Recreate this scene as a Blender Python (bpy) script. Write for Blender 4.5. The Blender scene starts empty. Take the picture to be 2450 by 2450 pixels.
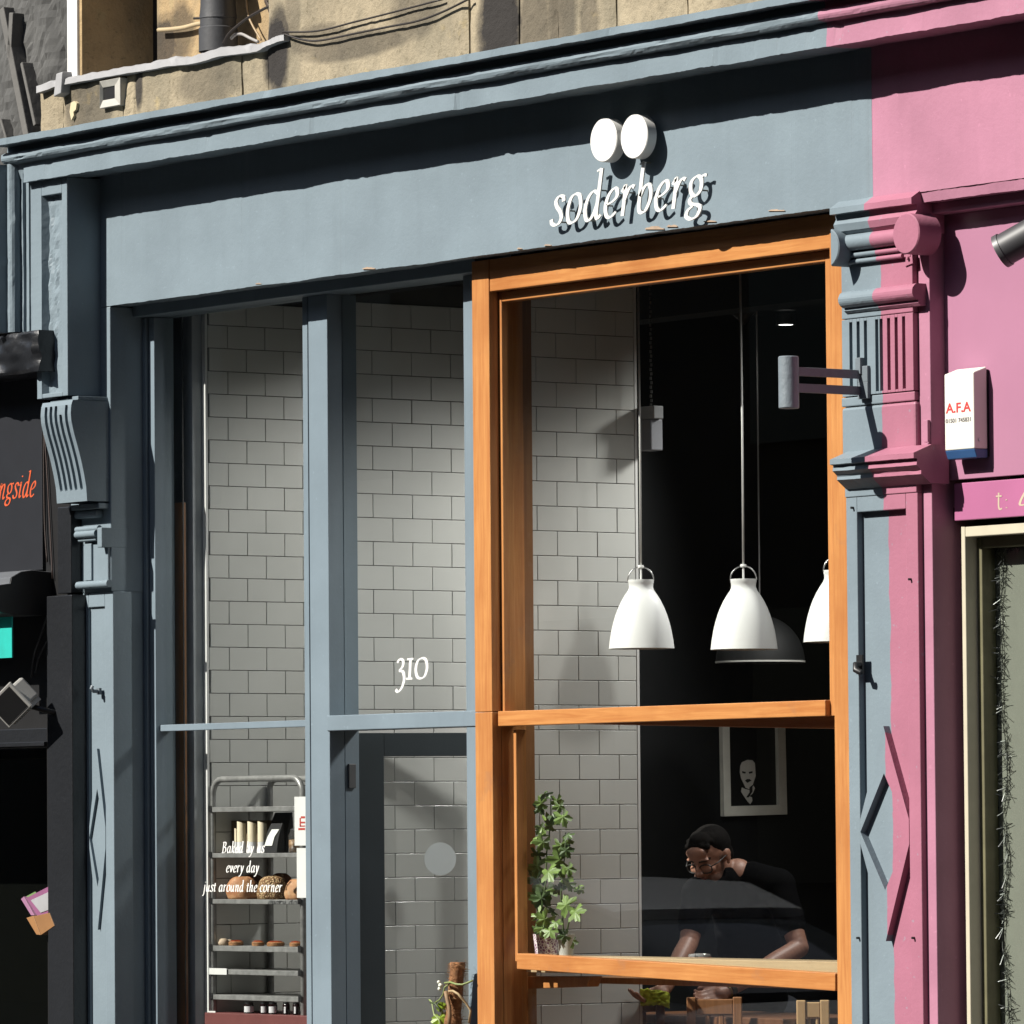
import bpy, bmesh, math, random
from math import radians, sin, cos, pi, sqrt, atan2
from mathutils import Vector, Matrix, noise

# ------------------------------------------------------------ camera, world, sun
S = bpy.context.scene
COL = S.collection
FOC, TH, PIT, ROLL = 14685.0, radians(53.575), radians(2.979), 0.00806
CAM = Vector((19.66, -14.32, 1.65))
_h = Vector((-sin(TH), cos(TH), 0)); _r = Vector((cos(TH), sin(TH), 0))
FW = cos(PIT) * _h + sin(PIT) * Vector((0, 0, 1)); _u = _r.cross(FW)
RV = cos(ROLL) * _r - sin(ROLL) * _u; UV = cos(ROLL) * _u + sin(ROLL) * _r
cd = bpy.data.cameras.new('camera'); cam = bpy.data.objects.new('camera', cd); COL.objects.link(cam)
m3 = Matrix((RV, UV, -FW)).transposed()
cam.matrix_world = Matrix.Translation(CAM) @ m3.to_4x4()
cd.sensor_width = 36; cd.lens = FOC / 2450 * 36; cd.clip_start = 0.5; cd.clip_end = 500
S.camera = cam

SUN = Vector((0.28, 1.0, -0.85)).normalized()          # the way the light travels
w = bpy.data.worlds.new('World'); S.world = w; w.use_nodes = True
nt = w.node_tree; bg = nt.nodes['Background']
sk = nt.nodes.new('ShaderNodeTexSky'); sk.sky_type = 'NISHITA'; sk.sun_disc = False
sk.sun_elevation = math.asin(-SUN.z); sk.sun_rotation = atan2(-SUN.x, -SUN.y)
nt.links.new(sk.outputs[0], bg.inputs[0]); bg.inputs[1].default_value = 0.05
sl = bpy.data.lights.new('sun', 'SUN'); sl.energy = 5.0; sl.angle = radians(0.5); sl.color = (1, 0.955, 0.88)
so = bpy.data.objects.new('sun', sl); COL.objects.link(so)
so.rotation_euler = SUN.to_track_quat('-Z', 'Y').to_euler(); so.location = (-6, -14, 14)
vs = S.view_settings; vs.view_transform = 'Standard'; vs.look = 'None'; vs.gamma = 1; vs.exposure = 0.94                                       # exposed for the shaded interior
vs.use_curve_mapping = False
S.render.engine = 'CYCLES'
S.cycles.max_bounces = 10; S.cycles.transparent_max_bounces = 16

# ------------------------------------------------------------ measuring helpers
def ray(x, y): return FW * FOC + RV * (x - 1225) - UV * (y - 1225)
def P(x, y, Y):
    d = ray(x, y); return CAM + d * ((Y - CAM.y) / d.y)
def PX(x, y, X):
    d = ray(x, y); return CAM + d * ((X - CAM.x) / d.x)
def PD(x, y, D): return CAM + ray(x, y) / FOC * D
def X_(x, Y, y=1500): return P(x, y, Y).x
def Z_(x, y, Y): return P(x, y, Y).z
rnd = random.Random(7)

# ------------------------------------------------------------ materials
def _new(name):
    m = bpy.data.materials.new(name); m.use_nodes = True
    t = m.node_tree; return m, t, t.nodes['Principled BSDF']
def _n(t, k, **kw):
    n = t.nodes.new(k)
    for a, b in kw.items(): setattr(n, a, b)
    return n
def _noise(t, vec, scale, detail=4, rough=.55, dist=0):
    n = _n(t, 'ShaderNodeTexNoise'); n.inputs['Scale'].default_value = scale
    n.inputs['Detail'].default_value = detail; n.inputs['Roughness'].default_value = rough
    n.inputs['Distortion'].default_value = dist
    t.links.new(vec, n.inputs['Vector']); return n.outputs['Fac']
def _map(t, vec, sc):
    n = _n(t, 'ShaderNodeMapping'); n.inputs['Scale'].default_value = sc
    t.links.new(vec, n.inputs['Vector']); return n.outputs[0]
def _ramp(t, fac, a, b, ca=(0, 0, 0, 1), cb=(1, 1, 1, 1)):
    n = _n(t, 'ShaderNodeValToRGB'); e = n.color_ramp.elements
    e[0].position = a; e[1].position = b; e[0].color = ca; e[1].color = cb
    t.links.new(fac, n.inputs[0]); return n.outputs[0]
def _mix(t, fac, a, b, mode='MIX'):
    n = _n(t, 'ShaderNodeMix', data_type='RGBA', blend_type=mode)
    for i, v in ((0, fac), (6, a), (7, b)):
        if hasattr(v, 'node'): t.links.new(v, n.inputs[i])
        else: n.inputs[i].default_value = v if i == 0 else ((*v, 1) if len(v) == 3 else v)
    return n.outputs[2]
def _math(t, op, a, b=0):
    n = _n(t, 'ShaderNodeMath', operation=op)
    for i, v in ((0, a), (1, b)):
        if hasattr(v, 'node'): t.links.new(v, n.inputs[i])
        else: n.inputs[i].default_value = v
    return n.outputs[0]
def _pos(t): return _n(t, 'ShaderNodeNewGeometry').outputs['Position']
def _bump(t, bs, h, strength, dist):
    b = _n(t, 'ShaderNodeBump'); b.inputs['Strength'].default_value = strength
    b.inputs['Distance'].default_value = dist
    t.links.new(h, b.inputs['Height']); t.links.new(b.outputs[0], bs.inputs['Normal'])
ALB = .58                                                # measured lit tones -> reflectance at this exposure
def alb(c):
    k = ALB if min(c[:3]) < .6 else .72
    return tuple(v * k for v in c[:3])
def sc(c, k): return tuple(min(1, v * k) for v in c[:3])

XB = None
def paint(name, col, rough=.5, var=.10, bump=.25, bscale=60, streak=.06, col2=None, spec=.25, chip=0.0):
    """brushed masonry or joinery paint; col2 is a second colour from the paint boundary XB on"""
    col = alb(col); col2 = alb(col2) if col2 else None
    m, t, bs = _new(name); p = _pos(t)
    n1 = _noise(t, p, 3.1, 5); n2 = _noise(t, _map(t, p, (9, 9, .7)), 2.0, 4)
    def tone(c):
        a = _mix(t, _ramp(t, n1, .32, .7), sc(c, 1 - var), sc(c, 1 + var * .6))
        return _mix(t, _math(t, 'MULTIPLY', _ramp(t, n2, .52, .85), streak * 3), a, sc(c, .62))
    c = tone(col)
    if col2:
        sx = _n(t, 'ShaderNodeSeparateXYZ'); t.links.new(p, sx.inputs[0])
        wob = _math(t, 'MULTIPLY', _math(t, 'SUBTRACT', _noise(t, p, 7, 3), .5), .03)
        edge = _math(t, 'GREATER_THAN', _math(t, 'ADD', sx.outputs[0], wob), XB)
        c = _mix(t, edge, c, tone(col2))
    sp = _noise(t, p, 46, 2, .5)
    c = _mix(t, _math(t, 'MULTIPLY', _ramp(t, sp, .70, .74), .35), c, sc(col, 1.35))
    if chip:
        ch = _noise(t, p, 17, 6, .65)
        c = _mix(t, _ramp(t, ch, 1 - chip, 1 - chip + .02), c, alb((.30, .22, .17)))
    t.links.new(c, bs.inputs['Base Color'])
    bs.inputs['Roughness'].default_value = rough; bs.inputs['Specular IOR Level'].default_value = spec
    h = _math(t, 'ADD', _noise(t, p, bscale, 5, .6), _math(t, 'MULTIPLY', _noise(t, p, 9, 4), 1.6))
    _bump(t, bs, h, bump, .004)
    return m
def plain(name, col, rough=.5, metal=0, var=.08, bump=0.0, bscale=80, spec=.5, vscale=12):
    col = alb(col)
    m, t, bs = _new(name); p = _pos(t)
    c = _mix(t, _ramp(t, _noise(t, p, vscale, 4), .3, .7), sc(col, 1 - var), sc(col, 1 + var))
    t.links.new(c, bs.inputs['Base Color'])
    bs.inputs['Roughness'].default_value = rough; bs.inputs['Metallic'].default_value = metal
    bs.inputs['Specular IOR Level'].default_value = spec
    if bump: _bump(t, bs, _noise(t, p, bscale, 5, .6), bump, .004)
    return m
def wood(name, col, dark, axis, rough=.38):
    col = alb(col); dark = alb(dark)
    m, t, bs = _new(name); p = _pos(t)
    s = {'x': (1.2, 26, 26), 'z': (26, 26, 1.2), 'y': (26, 1.2, 26)}[axis]
    g = _noise(t, _map(t, p, s), 2.2, 6, .6, .6); f = _noise(t, _map(t, p, tuple(v * 5 for v in s)), 1.4, 3, .6)
    b = _noise(t, p, 2.3, 5, .6)
    c = _mix(t, _ramp(t, g, .28, .80), col, dark)
    c = _mix(t, _math(t, 'MULTIPLY', _ramp(t, f, .5, .7), .20), c, sc(dark, .8))
    c = _mix(t, _math(t, 'MULTIPLY', _ramp(t, b, .46, .70), .6), c, sc(dark, .9))
    c = _mix(t, _math(t, 'MULTIPLY', _ramp(t, _noise(t, p, 4.7, 6, .7), .60, .66), .32), c, alb((.42, .22, .12)))
    t.links.new(c, bs.inputs['Base Color']); bs.inputs['Roughness'].default_value = rough
    bs.inputs['Specular IOR Level'].default_value = .4
    _bump(t, bs, _math(t, 'ADD', g, f), .22, .0025)
    return m
def stone(name, col, stains=(), dark=(.05, .045, .042), rough=.9):
    """sandstone; stains are soot marks (X, Z, half width, half height)"""
    col = alb(col); dark = alb(dark)
    m, t, bs = _new(name); p = _pos(t)
    n1 = _noise(t, p, 2.6, 6, .6); n2 = _noise(t, p, 16, 6, .65); n3 = _noise(t, _map(t, p, (5, 5, 1.1)), 1.5, 5)
    c = _mix(t, _ramp(t, n1, .3, .72), sc(col, 1.12), sc(col, .78))
    c = _mix(t, _math(t, 'MULTIPLY', _ramp(t, n2, .48, .72), .32), c, sc(col, .48))
    c = _mix(t, _math(t, 'MULTIPLY', _ramp(t, n3, .58, .8), .30), c, dark)
    c = _mix(t, _math(t, 'MULTIPLY', _ramp(t, _noise(t, _map(t, p, (3, 3, 1.2)), 1.3, 5, .6), .45, .62), .55), c, alb((.25, .225, .165)))
    c = _mix(t, _math(t, 'MULTIPLY', _ramp(t, _noise(t, p, 30, 6, .75), .58, .66), .5), c, alb((.13, .11, .06)))
    c = _mix(t, _math(t, 'MULTIPLY', _ramp(t, _noise(t, p, 6.5, 5, .6), .62, .68), .6), c, alb((.58, .46, .25)))
    if stains:
        sx = _n(t, 'ShaderNodeSeparateXYZ'); t.links.new(p, sx.inputs[0])
        wob = _math(t, 'MULTIPLY', _math(t, 'SUBTRACT', _noise(t, p, 9, 5, .7), .5), 1.0)
        acc = None
        for X, Z, rx, rz, kk in stains:
            rx *= 1.25; rz *= 1.25; kk = min(1, kk * 1.35)
            dx = _math(t, 'DIVIDE', _math(t, 'SUBTRACT', sx.outputs[0], X), rx)
            dz = _math(t, 'DIVIDE', _math(t, 'SUBTRACT', sx.outputs[2], Z), rz)
            d = _math(t, 'ADD', _math(t, 'ADD', _math(t, 'MULTIPLY', dx, dx), _math(t, 'MULTIPLY', dz, dz)), wob)
            q = _math(t, 'MULTIPLY', _ramp(t, d, .45, 1.05, (1, 1, 1, 1), (0, 0, 0, 1)), kk)
            acc = q if acc is None else _math(t, 'MAXIMUM', acc, q)
        c = _mix(t, acc, c, dark)
    t.links.new(c, bs.inputs['Base Color']); bs.inputs['Roughness'].default_value = rough
    bs.inputs['Specular IOR Level'].default_value = .2
    h = _math(t, 'ADD', _noise(t, p, 60, 6, .7), _math(t, 'MULTIPLY', n2, 2.2))
    _bump(t, bs, h, .6, .008)
    return m
def glass(name, tint=(1, 1, 1), ior=1.5, boost=1.0, body=0.0, bodycol=(.5, .5, .5)):
    m = bpy.data.materials.new(name); m.use_nodes = True; t = m.node_tree; t.nodes.clear()
    o = _n(t, 'ShaderNodeOutputMaterial'); tr = _n(t, 'ShaderNodeBsdfTransparent'); gl = _n(t, 'ShaderNodeBsdfGlossy')
    tr.inputs[0].default_value = (*tint, 1); gl.inputs['Roughness'].default_value = .004
    lw = _n(t, 'ShaderNodeLayerWeight'); lw.inputs[0].default_value = .5
    f5 = _math(t, 'POWER', lw.outputs['Facing'], 5)                       # Schlick, the same from both sides
    mx = _n(t, 'ShaderNodeMixShader'); t.links.new(_math(t, 'MULTIPLY', _math(t, 'ADD', _math(t, 'MULTIPLY', f5, .96), .04), boost), mx.inputs[0])
    src = tr.outputs[0]
    if body:
        df = _n(t, 'ShaderNodeBsdfDiffuse'); df.inputs[0].default_value = (*bodycol, 1)
        m2 = _n(t, 'ShaderNodeMixShader'); m2.inputs[0].default_value = body
        t.links.new(tr.outputs[0], m2.inputs[1]); t.links.new(df.outputs[0], m2.inputs[2]); src = m2.outputs[0]
    t.links.new(src, mx.inputs[1]); t.links.new(gl.outputs[0], mx.inputs[2]); t.links.new(mx.outputs[0], o.inputs[0])
    return m
def emit(name, col, k):
    m = bpy.data.materials.new(name); m.use_nodes = True; b = m.node_tree.nodes['Principled BSDF']
    b.inputs['Base Color'].default_value = (*col, 1); b.inputs['Emission Color'].default_value = (*col, 1)
    b.inputs['Emission Strength'].default_value = k; return m

# ------------------------------------------------------------ mesh helpers
class MB:
    def __init__(s): s.b = bmesh.new()
    def face(s, vs):
        try: return s.b.faces.new(vs)
        except ValueError: return None
    def box(s, x0, x1, y0, y1, z0, z1):
        v = [s.b.verts.new((x, y, z)) for x in sorted((x0, x1)) for y in sorted((y0, y1)) for z in sorted((z0, z1))]
        for q in ((0, 1, 3, 2), (4, 6, 7, 5), (0, 4, 5, 1), (2, 3, 7, 6), (0, 2, 6, 4), (1, 5, 7, 3)): s.face([v[i] for i in q])
        return s
    def hexa(s, a):                                     # eight corners: front ring (4) then back ring (4)
        v = [s.b.verts.new(p) for p in a]
        for q in ((0, 1, 2, 3), (7, 6, 5, 4), (0, 4, 5, 1), (1, 5, 6, 2), (2, 6, 7, 3), (3, 7, 4, 0)): s.face([v[i] for i in q])
        return s
    def prism(s, poly, axis, a0, a1, cuts=1, wob=0.0, seed=0):
        """poly of 2-D points swept along axis: 'x' takes (y,z), 'y' takes (x,z), 'z' takes (x,y)"""
        def p3(q, a):
            return {'x': (a, q[0], q[1]), 'y': (q[0], a, q[1]), 'z': (q[0], q[1], a)}[axis]
        rings = []
        for i in range(cuts + 1):
            a = a0 + (a1 - a0) * i / cuts; ring = []
            for k, q in enumerate(poly):
                if wob:
                    dent = noise.noise((a * 11, k * 7.3 + seed, 4)); dent = wob * 5 * max(0, dent - .42)
                    d = wob * (.9 * noise.noise((a * 3.1, k * 5.1 + seed, 0)) + .45 * noise.noise((a * 17, k * 5.1 + seed, 9)) + .3 * noise.noise((a * 61, k * 3.7, seed)))
                    e = wob * noise.noise((a * 4.1, k * 4.3 + seed, 5)) + dent
                    ring.append(s.b.verts.new(p3((q[0] + e, q[1] + d), a)))
                else: ring.append(s.b.verts.new(p3(q, a)))
            rings.append(ring)
        n = len(poly)
        for r0, r1 in zip(rings, rings[1:]):
            for k in range(n): s.face([r0[k], r0[(k + 1) % n], r1[(k + 1) % n], r1[k]])
        s.face(rings[0][::-1]); s.face(rings[-1])
        return s
    def tube(s, pts, r, seg=8, caps=True):
        pts = [Vector(p) for p in pts]; rr = r if isinstance(r, (list, tuple)) else [r] * len(pts)
        rings = []; ref = None
        for i, p in enumerate(pts):
            d = (pts[min(i + 1, len(pts) - 1)] - pts[max(i - 1, 0)]).normalized()
            if ref is None: ref = d.orthogonal().normalized()
            ref = (ref - d * ref.dot(d)).normalized(); bi = d.cross(ref)
            rings.append([s.b.verts.new(p + (ref * cos(2 * pi * k / seg) + bi * sin(2 * pi * k / seg)) * rr[i]) for k in range(seg)])
        for a, c in zip(rings, rings[1:]):
            for k in range(seg): s.face([a[k], a[(k + 1) % seg], c[(k + 1) % seg], c[k]])
        if caps: s.face(rings[0][::-1]); s.face(rings[-1])
        return s
    def lathe(s, prof, c, seg=32, axis='z', close=False):
        c = Vector(c); rings = []
        for r, h in prof:
            ring = []
            for k in range(seg):
                a = 2 * pi * k / seg; u, v = r * cos(a), r * sin(a)
                q = {'z': (u, v, h), 'y': (u, h, v), 'x': (h, u, v)}[axis]
                ring.append(s.b.verts.new(c + Vector(q)))
            rings.append(ring)
        for a, b in zip(rings, rings[1:]):
            for k in range(seg): s.face([a[k], a[(k + 1) % seg], b[(k + 1) % seg], b[k]])
        if close:
            if prof[0][0] > 1e-6: s.face(rings[0][::-1])
            if prof[-1][0] > 1e-6: s.face(rings[-1])
        return s
    def quad(s, a): s.face([s.b.verts.new(p) for p in a]); return s
    def build(s, name, mat, parent=None, bevel=0, smooth=False, keep=False):
        if not keep:
            bmesh.ops.remove_doubles(s.b, verts=s.b.verts, dist=1e-6)
        bmesh.ops.recalc_face_normals(s.b, faces=s.b.faces)
        me = bpy.data.meshes.new(name); s.b.to_mesh(me); s.b.free()
        if smooth:
            for p in me.polygons: p.use_smooth = True
        o = bpy.data.objects.new(name, me); COL.objects.link(o)
        for mm in (mat if isinstance(mat, (list, tuple)) else [mat]): me.materials.append(mm)
        if bevel:
            b = o.modifiers.new('bevel', 'BEVEL'); b.width = bevel; b.segments = 2; b.limit_method = 'ANGLE'; b.angle_limit = radians(40)
        if smooth == 'auto': o.modifiers.new('edges', 'EDGE_SPLIT').split_angle = radians(38)
        put(o, parent); return o
def put(o, parent):
    if parent:
        o.parent = parent
        if parent.type == 'EMPTY': o.matrix_parent_inverse = Matrix.Translation(-parent.location)
def tag(o, label, cat, group=None):
    o['label'] = label; o['category'] = cat
    if group: o['group'] = group
    return o
def thing(name, label, cat, loc=(0, 0, 0), group=None):
    o = bpy.data.objects.new(name, None); COL.objects.link(o); o.location = loc; o.empty_display_size = .1
    return tag(o, label, cat, group)
def structure(o): o['kind'] = 'structure'; return o
def copy_thing(r, loc, label):
    c = r.copy(); COL.objects.link(c); c.location = loc; c['label'] = label
    for ch in r.children:
        d = ch.copy(); COL.objects.link(d); d.parent = c; d.matrix_parent_inverse = ch.matrix_parent_inverse.copy()
        for g in ch.children:
            e = g.copy(); COL.objects.link(e); e.parent = d
    return c
def box(name, mat, parent, x0, x1, y0, y1, z0, z1, bevel=0): return MB().box(x0, x1, y0, y1, z0, z1).build(name, mat, parent, bevel)

# ------------------------------------------------------------ pen lettering
G = {
 'a': (.80, [[(.58,.90),(.36,.99),(.14,.78),(.05,.40),(.14,.07),(.30,.02),(.48,.25),(.60,.62)], [(.62,.97),(.59,.22),(.66,.03),(.80,.14)]]),
 'b': (.72, [[(-.02,1.68),(.10,1.72),(.14,1.74)], [(.15,1.74),(.14,.9),(.15,.2),(.28,.02),(.48,.10),(.63,.45),(.60,.80),(.46,.96),(.28,.84),(.15,.58)]]),
 'c': (.60, [[(.54,.80),(.46,.95),(.32,.98),(.13,.78),(.05,.42),(.14,.10),(.32,.01),(.52,.15)]]),
 'd': (.82, [[(.58,.90),(.36,.99),(.14,.78),(.05,.40),(.14,.07),(.30,.02),(.48,.25),(.62,.66)], [(.44,1.66),(.56,1.71),(.63,1.74)], [(.64,1.74),(.62,1.0),(.60,.24),(.67,.03),(.81,.14)]]),
 'e': (.62, [[(.09,.46),(.34,.54),(.53,.70),(.52,.90),(.38,.99),(.16,.80),(.05,.44),(.13,.10),(.31,.01),(.55,.17)]]),
 'g': (.78, [[(.36,.99),(.12,.82),(.14,.50),(.34,.33),(.56,.50),(.56,.84),(.36,.99)], [(.54,.92),(.64,.99),(.78,.98)], [(.26,.35),(.14,.22),(.22,.08),(.50,.02),(.64,-.11),(.52,-.36),(.26,-.43),(.06,-.32),(.10,-.13),(.30,.0)]]),
 'h': (.82, [[(.0,1.68),(.12,1.72),(.15,1.74)], [(.16,1.74),(.14,.0)], [(.15,.52),(.34,.90),(.50,.97),(.60,.82),(.56,.22),(.63,.03),(.78,.14)]]),
 'i': (.40, [[(.0,.80),(.08,.93),(.16,.95),(.13,.22),(.20,.03),(.36,.14)], [(.20,1.36),(.21,1.44)]]),
 'j': (.38, [[(.04,.86),(.16,.96),(.14,.2),(.10,-.35),(-.04,-.60),(-.18,-.58)], [(.22,1.36),(.23,1.44)]]),
 'k': (.74, [[(.0,1.68),(.12,1.72),(.15,1.74)], [(.16,1.74),(.14,.0)], [(.15,.45),(.40,.70),(.56,.92),(.48,.99),(.34,.90)], [(.30,.60),(.44,.20),(.56,.02),(.72,.12)]]),
 'n': (.82, [[(.0,.82),(.08,.93),(.15,.96),(.14,.0)], [(.15,.52),(.34,.90),(.50,.97),(.60,.82),(.56,.22),(.63,.03),(.78,.14)]]),
 'o': (.70, [[(.36,.99),(.15,.86),(.05,.45),(.14,.08),(.32,.01),(.54,.16),(.64,.55),(.55,.90),(.36,.99)]]),
 'r': (.60, [[(.0,.82),(.08,.93),(.15,.96),(.14,.0)], [(.15,.52),(.30,.86),(.44,.98),(.56,.93)]]),
 's': (.56, [[(.50,.80),(.44,.96),(.26,.99),(.13,.84),(.20,.64),(.38,.44),(.46,.24),(.36,.05),(.18,.01),(.04,.08),(.0,.22)]]),
 't': (.46, [[(.20,1.28),(.14,.24),(.22,.03),(.40,.13)], [(-.04,.92),(.42,.94)]]),
 'u': (.84, [[(.0,.82),(.10,.95),(.12,.85),(.10,.25),(.20,.03),(.38,.12),(.58,.56)], [(.60,.97),(.57,.22),(.64,.03),(.80,.14)]]),
 'v': (.64, [[(.0,.86),(.10,.95),(.16,.80),(.26,.02)], [(.26,.02),(.46,.42),(.56,.80),(.50,.98)]]),
 'y': (.68, [[(.0,.86),(.10,.95),(.16,.80),(.28,.06)], [(.58,.98),(.52,.56),(.34,.02),(.14,-.44),(-.04,-.60),(-.14,-.52)]]),
 'B': (.92, [[(.20,1.58),(.16,.0)], [(.04,1.58),(.42,1.60),(.66,1.44),(.60,1.06),(.24,.86)], [(.24,.86),(.66,.78),(.78,.40),(.58,.05),(.02,.01)]]),
 '3': (.62, [[(.06,.82),(.22,.99),(.44,.90),(.42,.64),(.20,.42)], [(.20,.42),(.46,.36),(.56,.02),(.44,-.38),(.20,-.60),(.02,-.50)]]),
 '1': (.50, [[(.24,.96),(.22,.03)], [(.04,.97),(.44,.98)], [(.02,.02),(.42,.02)]]),
 '0': (.86, [[(.42,.99),(.16,.86),(.05,.48),(.16,.10),(.42,.01),(.66,.14),(.78,.52),(.68,.90),(.42,.99)]]),
 'T': (.62, [[(.22,1.20),(.20,.26),(.30,.03),(.48,.08)], [(.0,.95),(.48,.95)]]),
 ':': (.40, [[(.14,.08),(.14,.14)], [(.14,.62),(.14,.68)]]),
 '4': (.80, [[(.62,.28),(.05,.28),(.50,1.30),(.50,-.05)]]),
 ' ': (.42, []), '.': (.3, [[(.1,.04),(.1,.08)]]),
}
def spline(pts, n=7):
    if len(pts) == 2: return [Vector(pts[0]).lerp(Vector(pts[1]), i / 4) for i in range(5)]
    closed = pts[0] == pts[-1]; q = [Vector(p) for p in pts]; out = []
    for i in range(len(q) - 1):
        p0 = q[i - 1] if i else (q[-2] if closed else q[0] * 2 - q[1]); p1, p2 = q[i], q[i + 1]
        p3 = q[i + 2] if i + 2 < len(q) else (q[1] if closed else q[-1] * 2 - q[-2])
        for k in range(n):
            t = k / n
            out.append(.5 * ((2 * p1) + (p2 - p0) * t + (2 * p0 - 5 * p1 + 4 * p2 - p3) * t * t + (3 * p1 - p0 - 3 * p2 + p3) * t ** 3))
    out.append(q[-1]); return out
def letters(text, width, xh, slant=.18, w0=.055, w1=.17, nib=20, gap=.10):
    """-> [(char, [ribbon])]; ribbon = [(left, right)] in metres, text box of the given width on baseline 0"""
    adv = []; x = 0
    for ch in text: adv.append(x); x += G[ch][0] + gap
    k = width / (x - gap); res = []
    for ch, a in zip(text, adv):
        rib = []
        for st in G[ch][1]:
            pts = spline(st); pts = [Vector((p.x + a + 0 * slant, p.y)) for p in pts]; rows = []
            for i, p in enumerate(pts):
                d = pts[min(i + 1, len(pts) - 1)] - pts[max(i - 1, 0)]
                if st[0] == st[-1] and i in (0, len(pts) - 1): d = pts[1] - pts[-2]
                d = Vector((d.x, d.y)); d = d.normalized() if d.length > 1e-9 else Vector((0, 1))
                ang = atan2(d.y, d.x); hw = .5 * (w0 + (w1 - w0) * abs(sin(ang - radians(nib))))
                nn = Vector((-d.y, d.x)) * hw; row = []
                for q in (p + nn, p - nn): row.append(((q.x + q.y * slant) * k, q.y * xh))
                rows.append(row)
            rib.append(rows)
        res.append((ch, rib))
    return res
def ink(mb, ribs, at, ex, ez, en, thick):
    """sweeps letter ribbons into solid strokes on the plane at + ex*x + ez*z, raised along en"""
    for j, rows in enumerate(ribs):
        t = thick + .0007 * j; V = []
        for l, r in rows:
            V.append([mb.b.verts.new(at + ex * q[0] + ez * q[1] + en * o) for q in (l, r) for o in (t, 0)])
        for a, b in zip(V, V[1:]):
            for i, k in ((0, 2), (2, 3), (3, 1), (1, 0)): mb.face([a[i], a[k], b[k], b[i]])
        for e in (V[0], V[-1]): mb.face([e[0], e[2], e[3], e[1]])
E3 = Vector((1, 0, 0)); Z3 = Vector((0, 0, 1)); FRONT = Vector((0, -1, 0))
def bold(text, width, height, at, ex, ez, en, name, mat, parent, th=.0015):
    cu = bpy.data.curves.new(name, 'FONT'); cu.body = text; cu.extrude = .001; cu.offset = .022
    to = bpy.data.objects.new(name, cu); COL.objects.link(to); dg = bpy.context.evaluated_depsgraph_get()
    me = bpy.data.meshes.new_from_object(to.evaluated_get(dg)); bpy.data.objects.remove(to)
    xs = [v.co.x for v in me.vertices]; ys = [v.co.y for v in me.vertices]; x0, x1, y0, y1 = min(xs), max(xs), min(ys), max(ys)
    for v in me.vertices:
        c = v.co.copy(); v.co = at + ex * ((c.x - x0) / (x1 - x0) * width) + ez * ((c.y - y0) / (y1 - y0) * height) + en * (th if c.z > 0 else .0002)
    me.materials.clear(); me.materials.append(mat); o = bpy.data.objects.new(name, me); COL.objects.link(o); put(o, parent); return o

# ------------------------------------------------------------ planes of the facade (Y, metres; street is -Y)
YF, YP, YM, YR = -0.093, -0.264, 0.082, -0.06           # fascia, left pilaster and frieze, grey joinery, right pilaster
XB = X_(2091, YF, 800)                                   # where the grey paint stops and the pink begins
GREY, PINK = (.268, .338, .385), (.575, .262, .37)
M_grey = paint('grey_paint', GREY)
M_split = paint('grey_and_pink_paint', GREY, col2=PINK, chip=.27)
M_split2 = paint('grey_and_plum_paint', GREY, col2=(.51, .20, .285), chip=.27)
M_pink = paint('pink_paint', PINK, var=.12)
M_greyj = paint('grey_joinery_paint', (.262, .333, .385), rough=.42, bump=.12)
M_dark = paint('charcoal_door_paint', (.085, .105, .115), rough=.4, bump=.1)
M_black = paint('black_gloss_paint', (.022, .024, .028), rough=.32, bump=.5, spec=.5, bscale=35)
M_board = plain('black_sign_board', (.019, .021, .027), rough=.45)
M_oz = wood('varnished_pine_upright', (.79, .375, .125), (.52, .185, .055), 'z')
M_ox = wood('varnished_pine_rail', (.79, .37, .12), (.53, .185, .05), 'x')
M_oak = wood('oak_batten', (.42, .20, .075), (.26, .11, .04), 'z')
M_ply = wood('pale_counter_wood', (.72, .55, .33), (.62, .45, .26), 'x')
M_chair = wood('chair_wood', (.20, .085, .035), (.10, .04, .018), 'z')
M_chair2 = wood('light_chair_wood', (.40, .19, .085), (.25, .11, .05), 'z')
M_white = plain('white_paint', (.80, .80, .78), rough=.45, var=.03)
M_sign = plain('white_sign_enamel', (.86, .86, .83), rough=.4, var=.02)
M_lamp = plain('white_lamp_enamel', (.84, .85, .84), rough=.5, var=.01)
M_plaster = plain('grey_white_plaster', (.50, .53, .56), rough=.8, bump=.2)
M_grout = plain('dark_tile_grout', (.09, .088, .082), rough=.95)
M_tile = plain('white_glazed_tile', (.72, .725, .69), rough=.22, var=.05, vscale=2.5)
M_blackwall = plain('matt_black_wall', (.010, .011, .012), rough=.85, spec=.15)
M_steel = plain('brushed_steel', (.52, .52, .52), rough=.32, metal=1, var=.2)
M_lead = plain('lead_flashing', (.44, .44, .45), rough=.6, bump=.6, bscale=14)
M_iron = plain('painted_iron', (.21, .25, .28), rough=.45, bump=.5, bscale=45)
M_blk = plain('black_plastic', (.014, .014, .015), rough=.45)
M_glass = glass('window_glass', (.975, .985, .98), boost=1.0)
M_glassd = glass('door_glass', (.965, .975, .97), boost=1.3, body=.035, bodycol=(.7, .72, .72))

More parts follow.
